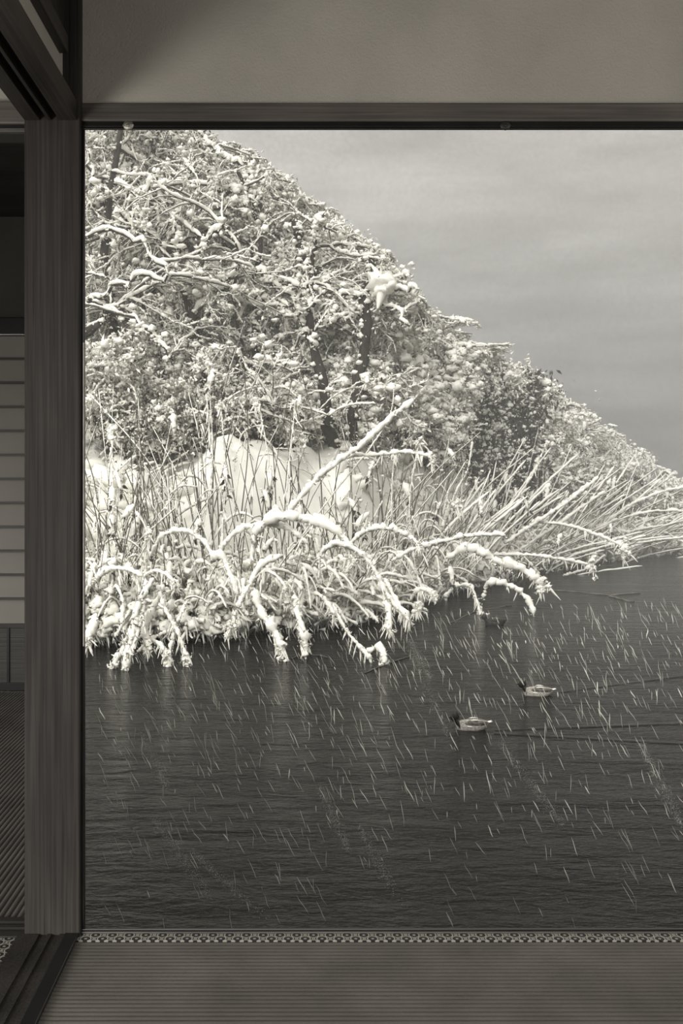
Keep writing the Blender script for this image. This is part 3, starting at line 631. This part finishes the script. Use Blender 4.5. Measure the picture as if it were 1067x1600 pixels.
for a in [
 ('bush of small leaves against the post edge halfway up the opening', 165, 590, 120, 150, 13.6, 420, 2600, 26, .5),
 ('dark shadowed bush on the bank left of the snow mound', 235, 660, 150, 110, 13.9, 260, 3200, 26, .75),
 ('bush above the left shoulder of the snow mound', 300, 600, 150, 140, 14.3, 420, 2600, 26, .5),
 ('dark hollow bush just behind the boulder-like peak of the snow mound', 385, 645, 110, 90, 14.6, 220, 2600, 20, .8),
 ('bush with plump snow pads behind the middle of the snow mound', 450, 640, 130, 120, 14.9, 420, 2600, 24, .6),
 ('drooping bush with broad snow fans right of the mound middle', 540, 620, 140, 150, 15.2, 520, 2600, 24, .5, (.05, .14)),
 ('bush of large rounded snow pads below the slender leaning tree', 625, 610, 130, 160, 15.4, 560, 2600, 24, .5, (.06, .17)),
 ('dark bush behind the steep snow capped reeds at the centre right', 672, 680, 110, 100, 15.8, 330, 2600, 20, .7, (.05, .13)),
 ('bush with heavy snow hoods left of the thick ragged trunk', 700, 610, 80, 170, 16.6, 480, 2200, 20, .5, (.06, .18)),
 ('low bush under the right side of the thick ragged trunk', 850, 690, 120, 110, 19.0, 420, 2600, 24, .6, (.05, .12)),
 ('low frosted bush along the bank behind the right-hand leaning tree', 930, 735, 130, 80, 20.5, 480, 2200, 24, .4, (.05, .13)),
 ('last low bush of the bank at the right edge', 1030, 785, 120, 60, 24.0, 420, 2000, 22, .4, (.05, .13)),
 ('leafy bush high on the slope beside the top left corner', 175, 300, 130, 190, 16.5, 620, 4200, 26, .7, (.04, .11)),
 ('leafy bush high on the slope under the sloping limbs', 310, 330, 170, 170, 17.2, 700, 4200, 28, .6, (.04, .11)),
 ('bush on the middle of the slope behind the forked tree', 330, 480, 200, 170, 16.4, 620, 3600, 30, .5, (.04, .11)),
 ('bush on the slope behind the two bare prongs', 500, 470, 150, 150, 17.4, 620, 3600, 26, .55, (.04, .12)),
 ('bush on the slope beside the long low branches at the left', 190, 450, 140, 140, 16.0, 480, 3000, 24, .45, (.04, .10)),
 ('bush below the crest of snow on the broken trunk', 615, 520, 110, 110, 17.0, 460, 2400, 22, .5, (.04, .12)),
 ('bush filling the crown line between broken trunk and slender tree', 690, 560, 110, 80, 18.5, 380, 2000, 20, .4, (.05, .12)),
]: bush(*a)

# ------------------------------------------------------------------ reeds
class Reeds:
    def __init__(s, label, px):
        s.px = px; x, y = shore_at(px); s.base = np.array((x, y+.5, ground(x, y+.5))); s.root = empty('reed_clump', s.base, label, 'reeds')
        s.stalk, s.snow, s.head = Buf(), Buf(), Buf()
    def bent(s, pts, r_stalk, r_snow, head=0, hang=0, n=16, sides=7):
        """a stalk weighed down by snow: own part, snow as its sub-part"""
        q = resample(pts, n); b = Buf(); b.tube(q, np.linspace(r_stalk, r_stalk*.55, n), 6); o = b.obj('bent_reed', M['reed'], s.root, origin=s.base)
        sb = Buf(); m = int(min(60, max(8, np.linalg.norm(np.diff(q, axis=0), axis=1).sum()/(r_snow*.55))))
        z = resample(q, m); t = np.gradient(z, axis=0); t /= np.linalg.norm(t, axis=1, keepdims=True); h = np.sqrt(np.clip(1-t[:, 2]**2, 0, 1))
        w = rng.uniform(.35, 1.55, m); w = np.convolve(np.pad(w, 1, 'edge'), [.25, .5, .25], 'valid'); r = r_snow*(.4+.6*h)*w; r[0] *= .3; r[-1] *= .4
        off = np.zeros_like(z); off[:, 2] = r*.6*(.3+.7*h)+r_stalk*.5; off[:, 1] -= r*.25; off += rng.normal(0, 1, off.shape)*r[:, None]*.12; sb.tube(z+off, r, sides, .9, .32); sb.fluff(z+off, int(m*2.2), r_snow*.45, max(.022, r_snow*.9))
        e = q[-1]
        if head:
            k = 9; c_ = e+rng.normal(0, 1, (k, 3))*np.array([.4, .3, .7])*head+np.array([0, 0, -head*.2]); sb.puffs(c_, rng.uniform(.2, .5, k)*head); sb.fluff(c_, 60, head*.35, max(.03, head*.55))
            for i in range(9):           # drooping tips of the panicle
                a0 = c_[rng.integers(0, k)]; L = head*rng.uniform(.8, 2.2); v = np.array([rng.normal(.1, .4), rng.normal(0, .2), -1]); q2 = resample([a0, a0+v*L*.5, a0+v*L], 5); sb.tube(q2, np.array([1.2, 1, .9, .6, .2])*rng.uniform(.009, .017), 5, 1, .3)
        for i in range(hang*4+(6 if head else 0)):            # frozen tassels hanging off the bend
            j = rng.integers(int(m*.45), m); a0 = z[j]+off[j]; L = rng.uniform(.04, .17); a = rng.normal(0, .28, 2)
            q2 = resample([a0, a0+np.array([a[0]*L*.5, a[1]*L*.5, -L*.5]), a0+np.array([a[0]*L, a[1]*L, -L])], 6); sb.tube(q2, np.array([1.2, 1, .8, .75, .55, .2])*rng.uniform(.006, .014)*rng.uniform(.7, 1.3, 6), 5, 1, .3)
        if head or hang or r_snow: sb.obj('snow_cover', M['snow'], o, origin=s.base)
    def fill(s, n, spread, back, hmin, hmax, lean, leansd, snowr, plume=.12):
        if s.px > 800: leansd *= 1.3; lean *= .85; snowr *= .8
        for i in range(n):
            px = s.px+rng.normal(0, spread); x, y0 = shore_fast(px); t = rng.uniform(-.15, back); y = y0+t; x = (px-CX)/F*y; g = ground(x, y)-.05
            H = rng.uniform(hmin, hmax); ln = math.tan(min(1.25, max(-1.1, rng.normal(lean, leansd)))); cur = rng.normal(0, .12)+ln*.25
            c = math.cos(math.atan(ln)); a = np.array([x, y, g]); e = a+np.array([ln*c*H+cur*H*.4, rng.normal(0, .16)*H, c*H]); m_ = a+np.array([ln*c*H*.45, 0, c*H*.55])
            if proj(e)[1] < top_py(proj(e)[0])-2: continue
            q = resample([a, m_, e], 8); r = rng.uniform(.0055, .0095); s.stalk.tube(q, np.linspace(r, r*.6, 8), 4)
            hz = abs(ln)*c
            if rng.random() < .62: snow_on(s.snow, q[rng.integers(0, 4):], r, snowr*rng.uniform(.5, 1.2)*(.6+.7*hz), 5, .4)
            if rng.random() < .3: k = rng.integers(2, 7); s.snow.puffs([q[k]+np.array([0, -.01, .01])], [rng.uniform(.012, .03)])
            if rng.random() < plume:     # seed plume bowed under a cap of snow
                v = rng.normal(0, .03, 2); p = [e+np.array([0, 0, .02]), e+np.array([v[0], -.02, -.05]), e+np.array([v[0]*1.6, -.03, -.13]), e+np.array([v[0]*2, -.03, -.22])]
                z = resample(p, 8); s.snow.tube(z, np.array([.014, .03, .034, .030, .026, .022, .015, .005])*rng.uniform(.8, 1.5)*rng.uniform(.85, 1.15, 8), 7, 1, .3); s.snow.fluff(z, 26, .014, .05)
                s.head.leaves(np.array(z)[rng.integers(2, 8, 8)], rng.uniform(.05, .12, 8), 2)
            if rng.random() < .22:       # dry leaf blades
                k = rng.integers(2, 6); p0 = q[k]; f = p0+np.array([rng.normal(0, .2), rng.normal(0, .06), rng.uniform(-.15, .15)]); z = resample([p0, (p0+f)/2+np.array([0, 0, .06]), f], 6); s.stalk.tube(z, np.linspace(.006, .002, 6), 3); snow_on(s.snow, z, .003, .012, 5)
    def arches(s, n, spread, reach, top, snowr, lean=0, tvar=.6, detailed=True):
        for i in range(n):
            px = s.px+rng.normal(0, spread); x, y0 = shore_fast(px); t = rng.uniform(-.05, tvar); y = y0+t; x = (px-CX)/F*y; g = max(ground(x, y), WATER)-.03
            a = rng.normal(-PI/2+lean, .75); R = reach*rng.uniform(.5, 1.15); H = top*rng.uniform(.55, 1.15); sm = rng.uniform(1.9, 2.75)
            u = np.linspace(0, 1, 9); pts = np.stack([x+math.cos(a)*R*u**1.25, y+math.sin(a)*R*.75*u**1.25, g+H*np.sin(u*sm)/1.0], 1)
            pts[:, 2] = np.maximum(pts[:, 2], WATER+.01)
            rs = snowr*rng.uniform(.55, 1.3)
            if detailed: s.bent(pts, .007, rs, head=rng.choice([0, rs*1.6]), hang=int(rng.integers(1, 6)), n=12, sides=6)
            else: s.stalk.tube(pts, np.linspace(.006, .003, 9), 4); snow_on(s.snow, pts, .005, rs*.8, 5)
    def tangle(s, n, spread, z0, z1, r, dy=0):
        """snow lumps lodged among the broken stems at the waterline"""
        px = s.px+rng.normal(0, spread, n); q = []
        for p in px:
            x, y = shore_fast(p); yy = y+rng.uniform(-.35, .5)+dy*rng.random(); q.append(((p-CX)/F*yy, yy, WATER+rng.uniform(z0, z1)))
        q = np.array(q); s.snow.puffs(q, rng.uniform(r*.3, r*.85, n)); s.snow.fluff(q, n*6, r*.6, r*.8)
        for i in range(n//2):
            a = q[rng.integers(0, n)]; e = a+rng.normal(0, 1, 3)*np.array([.25, .2, .12]); e[2] = max(e[2], WATER+.02); z = resample([a, (a+e)/2+np.array([0, 0, .08]), e], 7); s.stalk.tube(z, np.full(7, .005), 4); snow_on(s.snow, z, .004, .024, 5)
        for i in range(int(n*2)):      # short hanging tassels
            a = q[rng.integers(0, n)]+rng.normal(0, .05, 3); L = rng.uniform(.06, .26); b = a+np.array([rng.normal(0, .03), 0, -L]); b[2] = max(b[2], WATER); s.snow.tube(resample([a, (a+b)/2, b], 5), np.array([1, .9, .7, .5, .15])*rng.uniform(.007, .016), 5)
    def mounds(s, n, spread, t0, t1):
        px = s.px+rng.normal(0, spread, n); q = []
        for p in px:
            y = shore_fast(p)[1]+rng.uniform(t0, t1); x = (p-CX)/F*y; q.append((x, y, ground(x, y)+.03))
        q = np.array(q); s.snow.puffs(q, rng.uniform(.05, .17, n)); s.snow.fluff(q, n*8, .12, .08)
        for i in range(n):
            a = q[i]; e = a+np.array([rng.normal(0, .25), rng.normal(0, .1), rng.uniform(.1, .4)]); z = resample([a, (a+e)/2+np.array([.03, 0, .05]), e], 7); s.stalk.tube(z, np.full(7, .006), 4); snow_on(s.snow, z[2:], .005, .02, 5)
    def finish(s):
        for b, nm, mat in ((s.stalk, 'stalks', M['reed']), (s.snow, 'snow_load', M['snow']), (s.head, 'seed_plumes', M['leaf'])):
            o = b.obj(nm, mat, s.root, origin=s.base)
            if o: tag(o, kind='stuff')

# px, label, n stalks, lean, leansd, hmin, hmax, n arches, arch snow, n tangle
CL = [
 (118, 'reed clump cut off by the left edge of the opening', 46, .02, .22, 1.0, 2.0, 6, .040, 60),
 (180, 'reed clump at the left with stems drooping in front to touch the water', 70, .05, .24, 1.1, 2.2, 8, .045, 70),
 (245, 'reed clump whose snowy stems cross in an X over the water', 80, -.02, .25, 1.0, 2.2, 8, .045, 70),
 (310, 'tall reed clump before the left shoulder of the snow mound', 80, -.08, .22, 1.2, 2.5, 8, .042, 60),
 (375, 'reed clump before the peak of the mound with snow capped plumes', 75, .0, .2, 1.2, 2.4, 8, .048, 70),
 (440, 'reed clump with a broad snow arch, in front of the open mound', 60, .02, .2, 1.1, 2.2, 9, .050, 70),
 (505, 'reed clump with steep snowy stems leaning up to the right', 62, .12, .28, 1.0, 2.0, 9, .050, 70),
 (565, 'reed clump whose long arch dips to the water near the centre', 75, .08, .24, 1.0, 2.2, 9, .050, 70),
 (625, 'reed clump at the corner where the bank turns away', 80, .08, .24, 1.1, 2.2, 8, .046, 60),
 (690, 'reed clump with rounded snow knots, right of the bank corner', 80, .22, .3, 1.1, 2.4, 8, .055, 60),
 (750, 'reed clump below the thick ragged trunk, with one fat snowy arch', 80, .35, .35, 1.1, 2.6, 8, .06, 55),
 (815, 'reed clump of long diagonal stems right of the thick trunk', 80, .6, .4, 1.3, 3.0, 8, .06, 55),
 (880, 'reed clump behind the drooping snow knot over the water', 80, .65, .4, 1.3, 3.0, 8, .06, 55),
 (945, 'reed clump beneath the leaning tree at the right', 80, .6, .45, 1.3, 2.8, 8, .062, 60),
 (1010, 'reed clump second from the right edge, low and flattened', 90, .75, .5, 1.2, 2.6, 8, .065, 70),
 (1075, 'reed clump cut off by the right edge of the photograph', 90, .7, .5, 1.2, 2.6, 6, .065, 60),
]
clumps = []
for (px, lab, n, lean, lsd, h0, h1, na, asn, nt_) in CL:
    c = Reeds(lab, px); clumps.append(c)
    c.fill(int(n*(.36 if 280 < px < 640 else .6 if px < 700 else .62)), 24, 1.6, h0, h1, lean, lsd, .012 if px < 660 else .026)
    c.mounds(16 if 300 < px < 580 else 60 if 580 < px < 760 else 36 if px < 300 else 14, 26, .2 if px > 560 else .1, 1.0 if 300 < px < 560 else 3.2)
    c.arches(na-3, 26, 1.0, .8, asn*.62, lean*.5)
    c.arches(16, 30, .8, .8, asn*.5, lean*.5, 1.2, False)
    c.tangle(nt_, 24, .12, .42, .10 if px < 660 else .12); c.tangle(int(nt_*.9), 26, .15, .8, .075 if px < 660 else .09, .6)
# the bent reeds that can be picked out in the photo: points, distance, snow width in px, size of end knot in px, tassels
TRACED = [
 ([(330,900),(352,850),(372,832),(410,822),(455,830),(480,850)], 11.0, 7, 0, 2), ([(392,880),(405,828),(440,813),(490,818),(530,835),(556,872)], 10.8, 12, 10, 4),
 ([(498,905),(505,862),(530,853),(558,862),(590,900),(605,930),(645,978)], 10.6, 7, 0, 5), ([(540,860),(565,835),(598,827),(635,838),(655,852)], 11.2, 6, 8, 0),
 ([(612,878),(640,862),(690,848),(742,838),(790,838)], 12.0, 6, 0, 0), ([(700,875),(725,860),(750,866),(780,882),(815,892),(848,915)], 13.5, 10, 14, 5),
 ([(770,868),(820,868),(870,874),(925,884)], 15.5, 6, 14, 4), ([(755,935),(762,915),(790,915),(815,928),(828,945),(834,966)], 13.2, 7, 0, 3),
 ([(695,935),(712,918),(735,918),(745,940),(750,965)], 13.4, 6, 8, 3), ([(790,850),(830,822),(880,790),(935,746)], 16.5, 7, 0, 0), ([(800,868),(850,835),(900,800),(945,768)], 16.8, 6, 0, 0),
 ([(830,816),(885,822),(935,838),(975,855)], 16.5, 6, 20, 5), ([(450,800),(500,745),(560,700),(610,655),(648,625)], 11.6, 8, 0, 0), ([(505,742),(545,715),(590,712),(640,708),(675,716)], 11.7, 5, 10, 2),
 ([(470,840),(530,760),(575,705),(612,640),(616,600)], 11.8, 3, 0, 0), ([(235,870),(255,838),(290,832),(320,850),(335,875)], 10.9, 6, 0, 0), ([(150,905),(172,892),(200,892),(222,902)], 10.5, 6, 0, 2),
 ([(240,905),(222,935),(206,975),(190,1020),(176,1052)], 9.7, 10, 8, 4), ([(215,965),(205,1000),(196,1030),(197,1062)], 9.6, 9, 6, 3), ([(228,905),(222,965),(212,1000),(204,1025)], 9.7, 10, 0, 2),
 ([(246,915),(262,960),(276,985),(292,1030)], 9.8, 6, 10, 1), ([(292,940),(276,978),(268,1005),(262,1035)], 9.8, 7, 9, 1), ([(256,915),(236,960),(226,990),(232,1012)], 9.9, 11, 10, 2),
 ([(215,1020),(235,1002),(252,992),(275,985)], 9.8, 4, 0, 0), ([(236,1000),(252,1010),(262,1025)], 9.8, 5, 6, 1),
 ([(440,870),(408,885),(388,918),(372,950),(360,985)], 10.2, 9, 13, 8), ([(396,925),(412,965),(430,990),(442,1018)], 10.1, 11, 13, 6), ([(460,930),(466,965),(474,990),(478,1005)], 10.2, 11, 12, 6),
 ([(520,945),(540,985),(560,1010),(580,1042)], 10.0, 5, 0, 2), ([(575,1022),(588,1014),(598,1022),(602,1045)], 9.9, 8, 9, 3), ([(600,930),(606,955),(610,985)], 10.5, 9, 9, 6), ([(600,905),(622,945),(640,972)], 10.5, 7, 0, 5),
 ([(640,940),(652,925),(668,925),(680,932)], 12.3, 7, 6, 3), ([(655,945),(652,955)], 12.3, 8, 10, 3), ([(330,880),(345,870),(358,895),(372,930)], 10.5, 9, 0, 4), ([(150,960),(142,990),(138,1000)], 10.0, 12, 10, 3), ([(960,868),(1010,848),(1067,842)], 20, 5, 0, 0),
 ([(880,900),(915,890),(945,868)], 18, 4, 0, 0), ([(700,800),(712,770),(730,735),(738,690)], 15.0, 5, 0, 0), ([(750,850),(790,800),(830,745),(855,690)], 16.5, 5, 5, 0), ([(820,850),(865,800),(920,755)], 16.8, 5, 0, 0),
 ([(930,830),(985,790),(1040,768),(1075,762)], 20, 5, 0, 0), ([(900,842),(960,815),(1020,800),(1080,800)], 20, 5, 0, 0), ([(970,870),(1010,850),(1060,845),(1090,860)], 21, 5, 0, 0),
 ([(690,830),(700,800),(716,790)], 14.2, 9, 16, 0), ([(175,850),(176,760),(174,680)], 11.6, 3, 13, 3), ([(345,860),(352,740),(345,632)], 11.8, 3, 8, 1), ([(436,860),(424,740),(404,632)], 11.9, 3, 10, 2), ([(446,900),(450,740),(462,628)], 11.9, 3, 11, 3),
 ([(352,800),(330,700),(322,606)], 12.0, 3, 6, 2), ([(300,900),(330,740),(325,560)], 12.0, 3, 9, 2), ([(650,900),(640,780),(655,690)], 12.5, 3, 9, 2), ([(620,880),(612,770),(616,706)], 12.3, 3, 9, 1), ([(228,900),(230,860),(232,835)], 10.9, 5, 10, 3),
]
for (pts, d, w, kn, hg) in TRACED:
    c = min(clumps, key=lambda c: abs(c.px-pts[0][0])); pp = W(pts, d, 0 if w < 5 else -.25)
    pp[:, 2] = np.maximum(pp[:, 2], WATER+.015)
    c.bent(pp, .006 if w > 3 else .005, (w if w > 3 else 2.6)/F*d*.5*(1.5 if d < 14 else 1.1), head=min(.10, kn/F*d*.75), hang=hg, n=18)
for c in clumps: c.finish()
# boulder-like peak of the mound
def lump(name, label, px, py, d, w, h, cat='snow mound'):
    bm = bmesh.new(); bmesh.ops.create_icosphere(bm, subdivisions=4, radius=1); c = P(px, py, d); sx, sz = w/F*d/2, h/F*d/2
    for v in bm.verts:
        k = 1+.3*noise.noise(v.co*1.6+Vector((px, 0, 0)))+.06*noise.noise(v.co*5); v.co = Vector((v.co.x*sx*k, v.co.y*sx*.8*k, v.co.z*sz*k*(1 if v.co.z > 0 else .9)))
    o = bm_obj(name, bm, M['snow'], None, True); o.location = c; return tag(o, label, cat)
lump('snow_hummock', 'rounded snow covered boulder at the peak of the white mound', 358, 716, 13.9, 60, 64)

# floating broken stems
def stick(pts, r, label):
    w = np.array([onw(x, y) for x, y in pts]); w[:, 2] += r*.4; b = Buf(); o0 = w[0].copy(); q = resample(w, 14); q[1:-1, 2] += rng.normal(0, .004, 12); b.tube(q, np.full(14, r), 6)
    o = b.obj('floating_stem', M['reed'], None, origin=o0); o.location = o0; tag(o, label, 'stem')
stick([(835,922),(900,925),(945,930),(1000,927)], .012, 'long thin dark stem floating on the water below the right-hand reeds')
stick([(952,932),(975,938),(990,941)], .016, 'short dark stem floating at the end of the long thin stem')
stick([(570,1052),(600,1040),(640,1026)], .006, 'thin pale stem floating beside the small snowy knot in the centre')
stick([(455,1030),(480,1022),(512,1028)], .006, 'thin stem lying on the water below the centre-left reed tips')
stick([(700,975),(760,952),(800,946)], .007, 'thin pale stem floating near the dark duck by the reeds')

# ------------------------------------------------------------------ ducks
def duck(name, label, at, L, rot, white=1.0, extra_dark=False):
    """teal on the water, bill towards -x; body is one lofted surface, drawn 1 unit long and scaled to L"""
    root = empty(name, (at.x, at.y, WATER), label, 'duck'); root.rotation_euler.z = rot
    def loft(nm, rings, mat, sides=20, parent=root):
        b = Buf(); n = len(rings); th = np.linspace(0, 2*PI, sides, endpoint=False); v = []
        for (x, z, w, h, yo) in rings: v.append(np.stack([np.full(sides, x), yo+np.cos(th)*w, 1.45*(z+np.sin(th)*h)-.03], 1))
        v = np.array(v)*L; i = np.arange(n-1)[:, None]*sides; j = np.arange(sides)[None]; k = (j+1) % sides
        b.add(v.reshape(-1, 3), np.stack([i+j, i+k, i+sides+k, i+sides+j], -1).reshape(-1, 4)); return b.obj(nm, mat, parent)
    def rings(xs, zs, ws, hs, n=18, yo=0):
        t = np.linspace(0, 1, len(xs)); u = np.linspace(0, 1, n); a = resample(np.stack([xs, zs, ws], 1), n); h = np.interp(np.linspace(0, 1, n), t, hs)
        s_ = np.concatenate([[0], np.cumsum(np.linalg.norm(np.diff(np.stack([xs, zs, ws], 1), axis=0), axis=1))]); h = np.interp(np.linspace(0, s_[-1], n), s_, hs)
        return [(a[i, 0], a[i, 1], max(a[i, 2], .001), max(h[i], .001), yo) for i in range(n)]
    fl = M['flank'] if not extra_dark else M['duck_dark']
    loft('body', rings([-.33, -.30, -.2, -.05, .12, .28, .38, .43], [.07, .065, .05, .045, .05, .075, .10, .115], [.005, .06, .125, .155, .15, .10, .05, .004], [.005, .07, .115, .13, .12, .085, .045, .004], 26), fl)
    loft('neck', rings([-.26, -.30, -.335, -.36], [.08, .13, .17, .19], [.11, .085, .07, .06], [.08, .075, .07, .06], 10), M['duck_head'])
    hd = loft('head', rings([-.25, -.28, -.335, -.395, -.435, -.46], [.20, .21, .225, .225, .21, .20], [.004, .055, .082, .075, .045, .014], [.004, .065, .09, .08, .048, .016], 18), M['duck_head'])
    loft('bill', rings([-.445, -.48, -.51, -.535], [.218, .208, .2, .197], [.022, .019, .022, .006], [.02, .012, .007, .002], 10), M['duck_dark'], 12)
    for s_ in (-1, 1):
        e = bmesh.new(); bmesh.ops.create_icosphere(e, subdivisions=2, radius=.008*L)
        for v in e.verts: v.co += Vector((-.405*L, s_*.070*L, .315*L))
        bm_obj('eye', e, M['lacquer'], root, True)
        loft('wing', rings([-.17, -.1, .05, .2, .33, .40], [.11, .115, .12, .125, .13, .135], [.004, .03, .045, .035, .018, .003], [.004, .045, .06, .045, .02, .003], 16, s_*.105), M['wing'] if not extra_dark else M['duck_dark'], 12)
        loft('wing_stripe', rings([-.02, .05, .12, .20], [.168, .175, .175, .168], [.002, .014, .014, .003], [.002, .012, .011, .002], 10, s_*.115), M['snow'] if not extra_dark else M['wing'], 8)
        loft('flank_stripe', rings([-.12, -.08, -.03, .02], [.09, .084, .08, .078], [.002, .012, .012, .003], [.002, .010, .010, .002], 10, s_*.152), M['snow'] if not extra_dark else M['wing'], 8)
    b = Buf()
    for k in range(-2, 3):
        a = k*.16; p0 = np.array([.36, k*.012, .115]); e = np.array([.50*math.cos(a*.4), k*.035, .135-abs(k)*.006]); p0[2] += .03; e[2] += .05; q = resample([p0*L, (p0+e)/2*L, e*L], 6); b.tube(q, np.array([.02, .024, .022, .017, .01, .002])*L, 6, .35)
    b.obj('tail', M['snow'] if not extra_dark else M['duck_dark'], root)
    loft('undertail_patch', rings([.26, .32, .38, .42], [.055, .07, .09, .105], [.03, .04, .03, .004], [.03, .035, .025, .003], 8), M['snow'] if not extra_dark else M['duck_dark'], 12)
    return root
M['flank'] = material('fine_grey_flank', (.33, .315, .285), .75, .6, (1,1,3), 60, .3, 120, .2, dist=.002)
M['wing'] = material('mottled_wing', (.13, .12, .11), .7, .9, (.6,1,2), 60, .3, 120, .2, dist=.002)
M['duck_head'] = material('dark_head', (.03, .028, .026), .5, .4, (1,1,1), 60, spec=.3)
M['duck_dark'] = material('dark_plumage', (.03, .028, .026), .6, .6, (1,1,1), 50, spec=.2)
duck('duck', 'dark-headed duck with pale flanks swimming left in open water, nearest of the ducks', DUCK1, .315, .06)
duck('duck', 'duck with a bright striped back, just behind and right of the nearest duck', DUCK2, .32, -.08)
duck('duck', 'dark duck close to the overhanging reeds below the thick trunk', DUCK3, .34, .1, extra_dark=True)

# ------------------------------------------------------------------ driving snow over the pond
def snow_streaks(name, n, dmin, dmax, lmin, lmax, r, label):
    """falling snow stretched into slivers to imitate motion blur, all slanting the same way"""
    b = Buf(); k = 0
    while k < n:
        d = rng.uniform(dmin, dmax); px = rng.uniform(60, 1130); py = rng.uniform(930+(1100-px)*.05, 1480); p = np.array(P(px, py, d))
        if p[2] < WATER+.1 or px < 150 or d > shore_fast(px)[1]-1.0: continue
        L = rng.uniform(lmin, lmax); a = rng.normal(-1.12, .10) if rng.random() < .8 else rng.normal(-1.5, .08)
        e = np.array([math.cos(a)*L, rng.normal(0, .1)*L, math.sin(a)*L]); q = np.array([p, p+e*.3, p+e*.7, p+e]); q[1:3] += rng.normal(0, L*.02, (2, 3)); b.tube(q, np.array([.25, 1, .9, .2])*r*rng.choice([.4, .6, .9, 1.6], p=[.35, .35, .2, .1])*d/5, 4); k += 1
    tag(b.obj(name, M['snow'], None), label, 'snowfall', kind='stuff')
snow_streaks('driving_snow', 1500, 3.6, 10.5, .02, .10, .0017, 'falling snow stretched into slender streaks slanting down to the right over the dark pond')
def blurred_flakes(n, label):
    """out-of-focus near snowflakes imitated by loose trails of tiny grains"""
    b = Buf(); tri = np.array([(1, 0, -.7), (-1, 0, -.7), (0, 1, .7), (0, -1, .7)], float); f = np.array([(0, 2, 1), (0, 1, 3), (0, 3, 2), (1, 2, 3)])
    spots = [(628,985,700,1150,5.2), (640,1000,672,1060,5.4), (780,1160,880,1290,5.0), (1000,1160,1065,1290,4.4), (560,1290,640,1440,4.4), (240,1280,330,1400,4.4), (300,1330,420,1440,4.2), (220,1140,260,1230,5.0), (500,1230,545,1330,4.6), (420,1010,455,1100,5.8)]
    for (x0, y0, x1, y1, d) in spots:
        m = n; u = rng.random(m); w = 5+7*np.sin(u*PI)
        px = x0+(x1-x0)*u+rng.normal(0, 1, m)*w*.5; py = y0+(y1-y0)*u+rng.normal(0, 3, m); dd = d+rng.normal(0, .12, m)
        c = np.array([P(a, bb, c_) for a, bb, c_ in zip(px, py, dd)]); c = c[c[:, 2] > WATER+.02]; m = len(c)
        v = c[:, None, :]+tri[None]*rng.uniform(.0005, .0013, m)[:, None, None]; b.add(v.reshape(-1, 3), (f[None]+(np.arange(m)*4)[:, None, None]).reshape(-1, 3))
    tag(b.obj('blurred_snow', M['snow'], None, smooth=False), label, 'snowfall', kind='stuff')
blurred_flakes(900, 'faint grey blurs of near snowflakes, built as grain trails drifting down over the pond')

# ------------------------------------------------------------------ snow haze hanging over the bank
hz_ = bpy.data.materials.new('snow_haze'); hz_.use_nodes = True; nt = hz_.node_tree; nt.nodes.clear()
vo = N(nt.nodes, 'ShaderNodeOutputMaterial'); vs_ = N(nt.nodes, 'ShaderNodeVolumeScatter'); vs_.inputs['Density'].default_value = HAZE; vs_.inputs['Color'].default_value = (1, .975, .92, 1)
nt.links.new(vs_.outputs[0], vo.inputs['Volume'])
bm = bmesh.new(); box(bm, -22, 34, 9.0, 45, WATER+.02, 14); tag(bm_obj('snow_haze', bm, hz_), 'pale haze of falling snow hanging over the bank and trees', 'haze', kind='stuff')
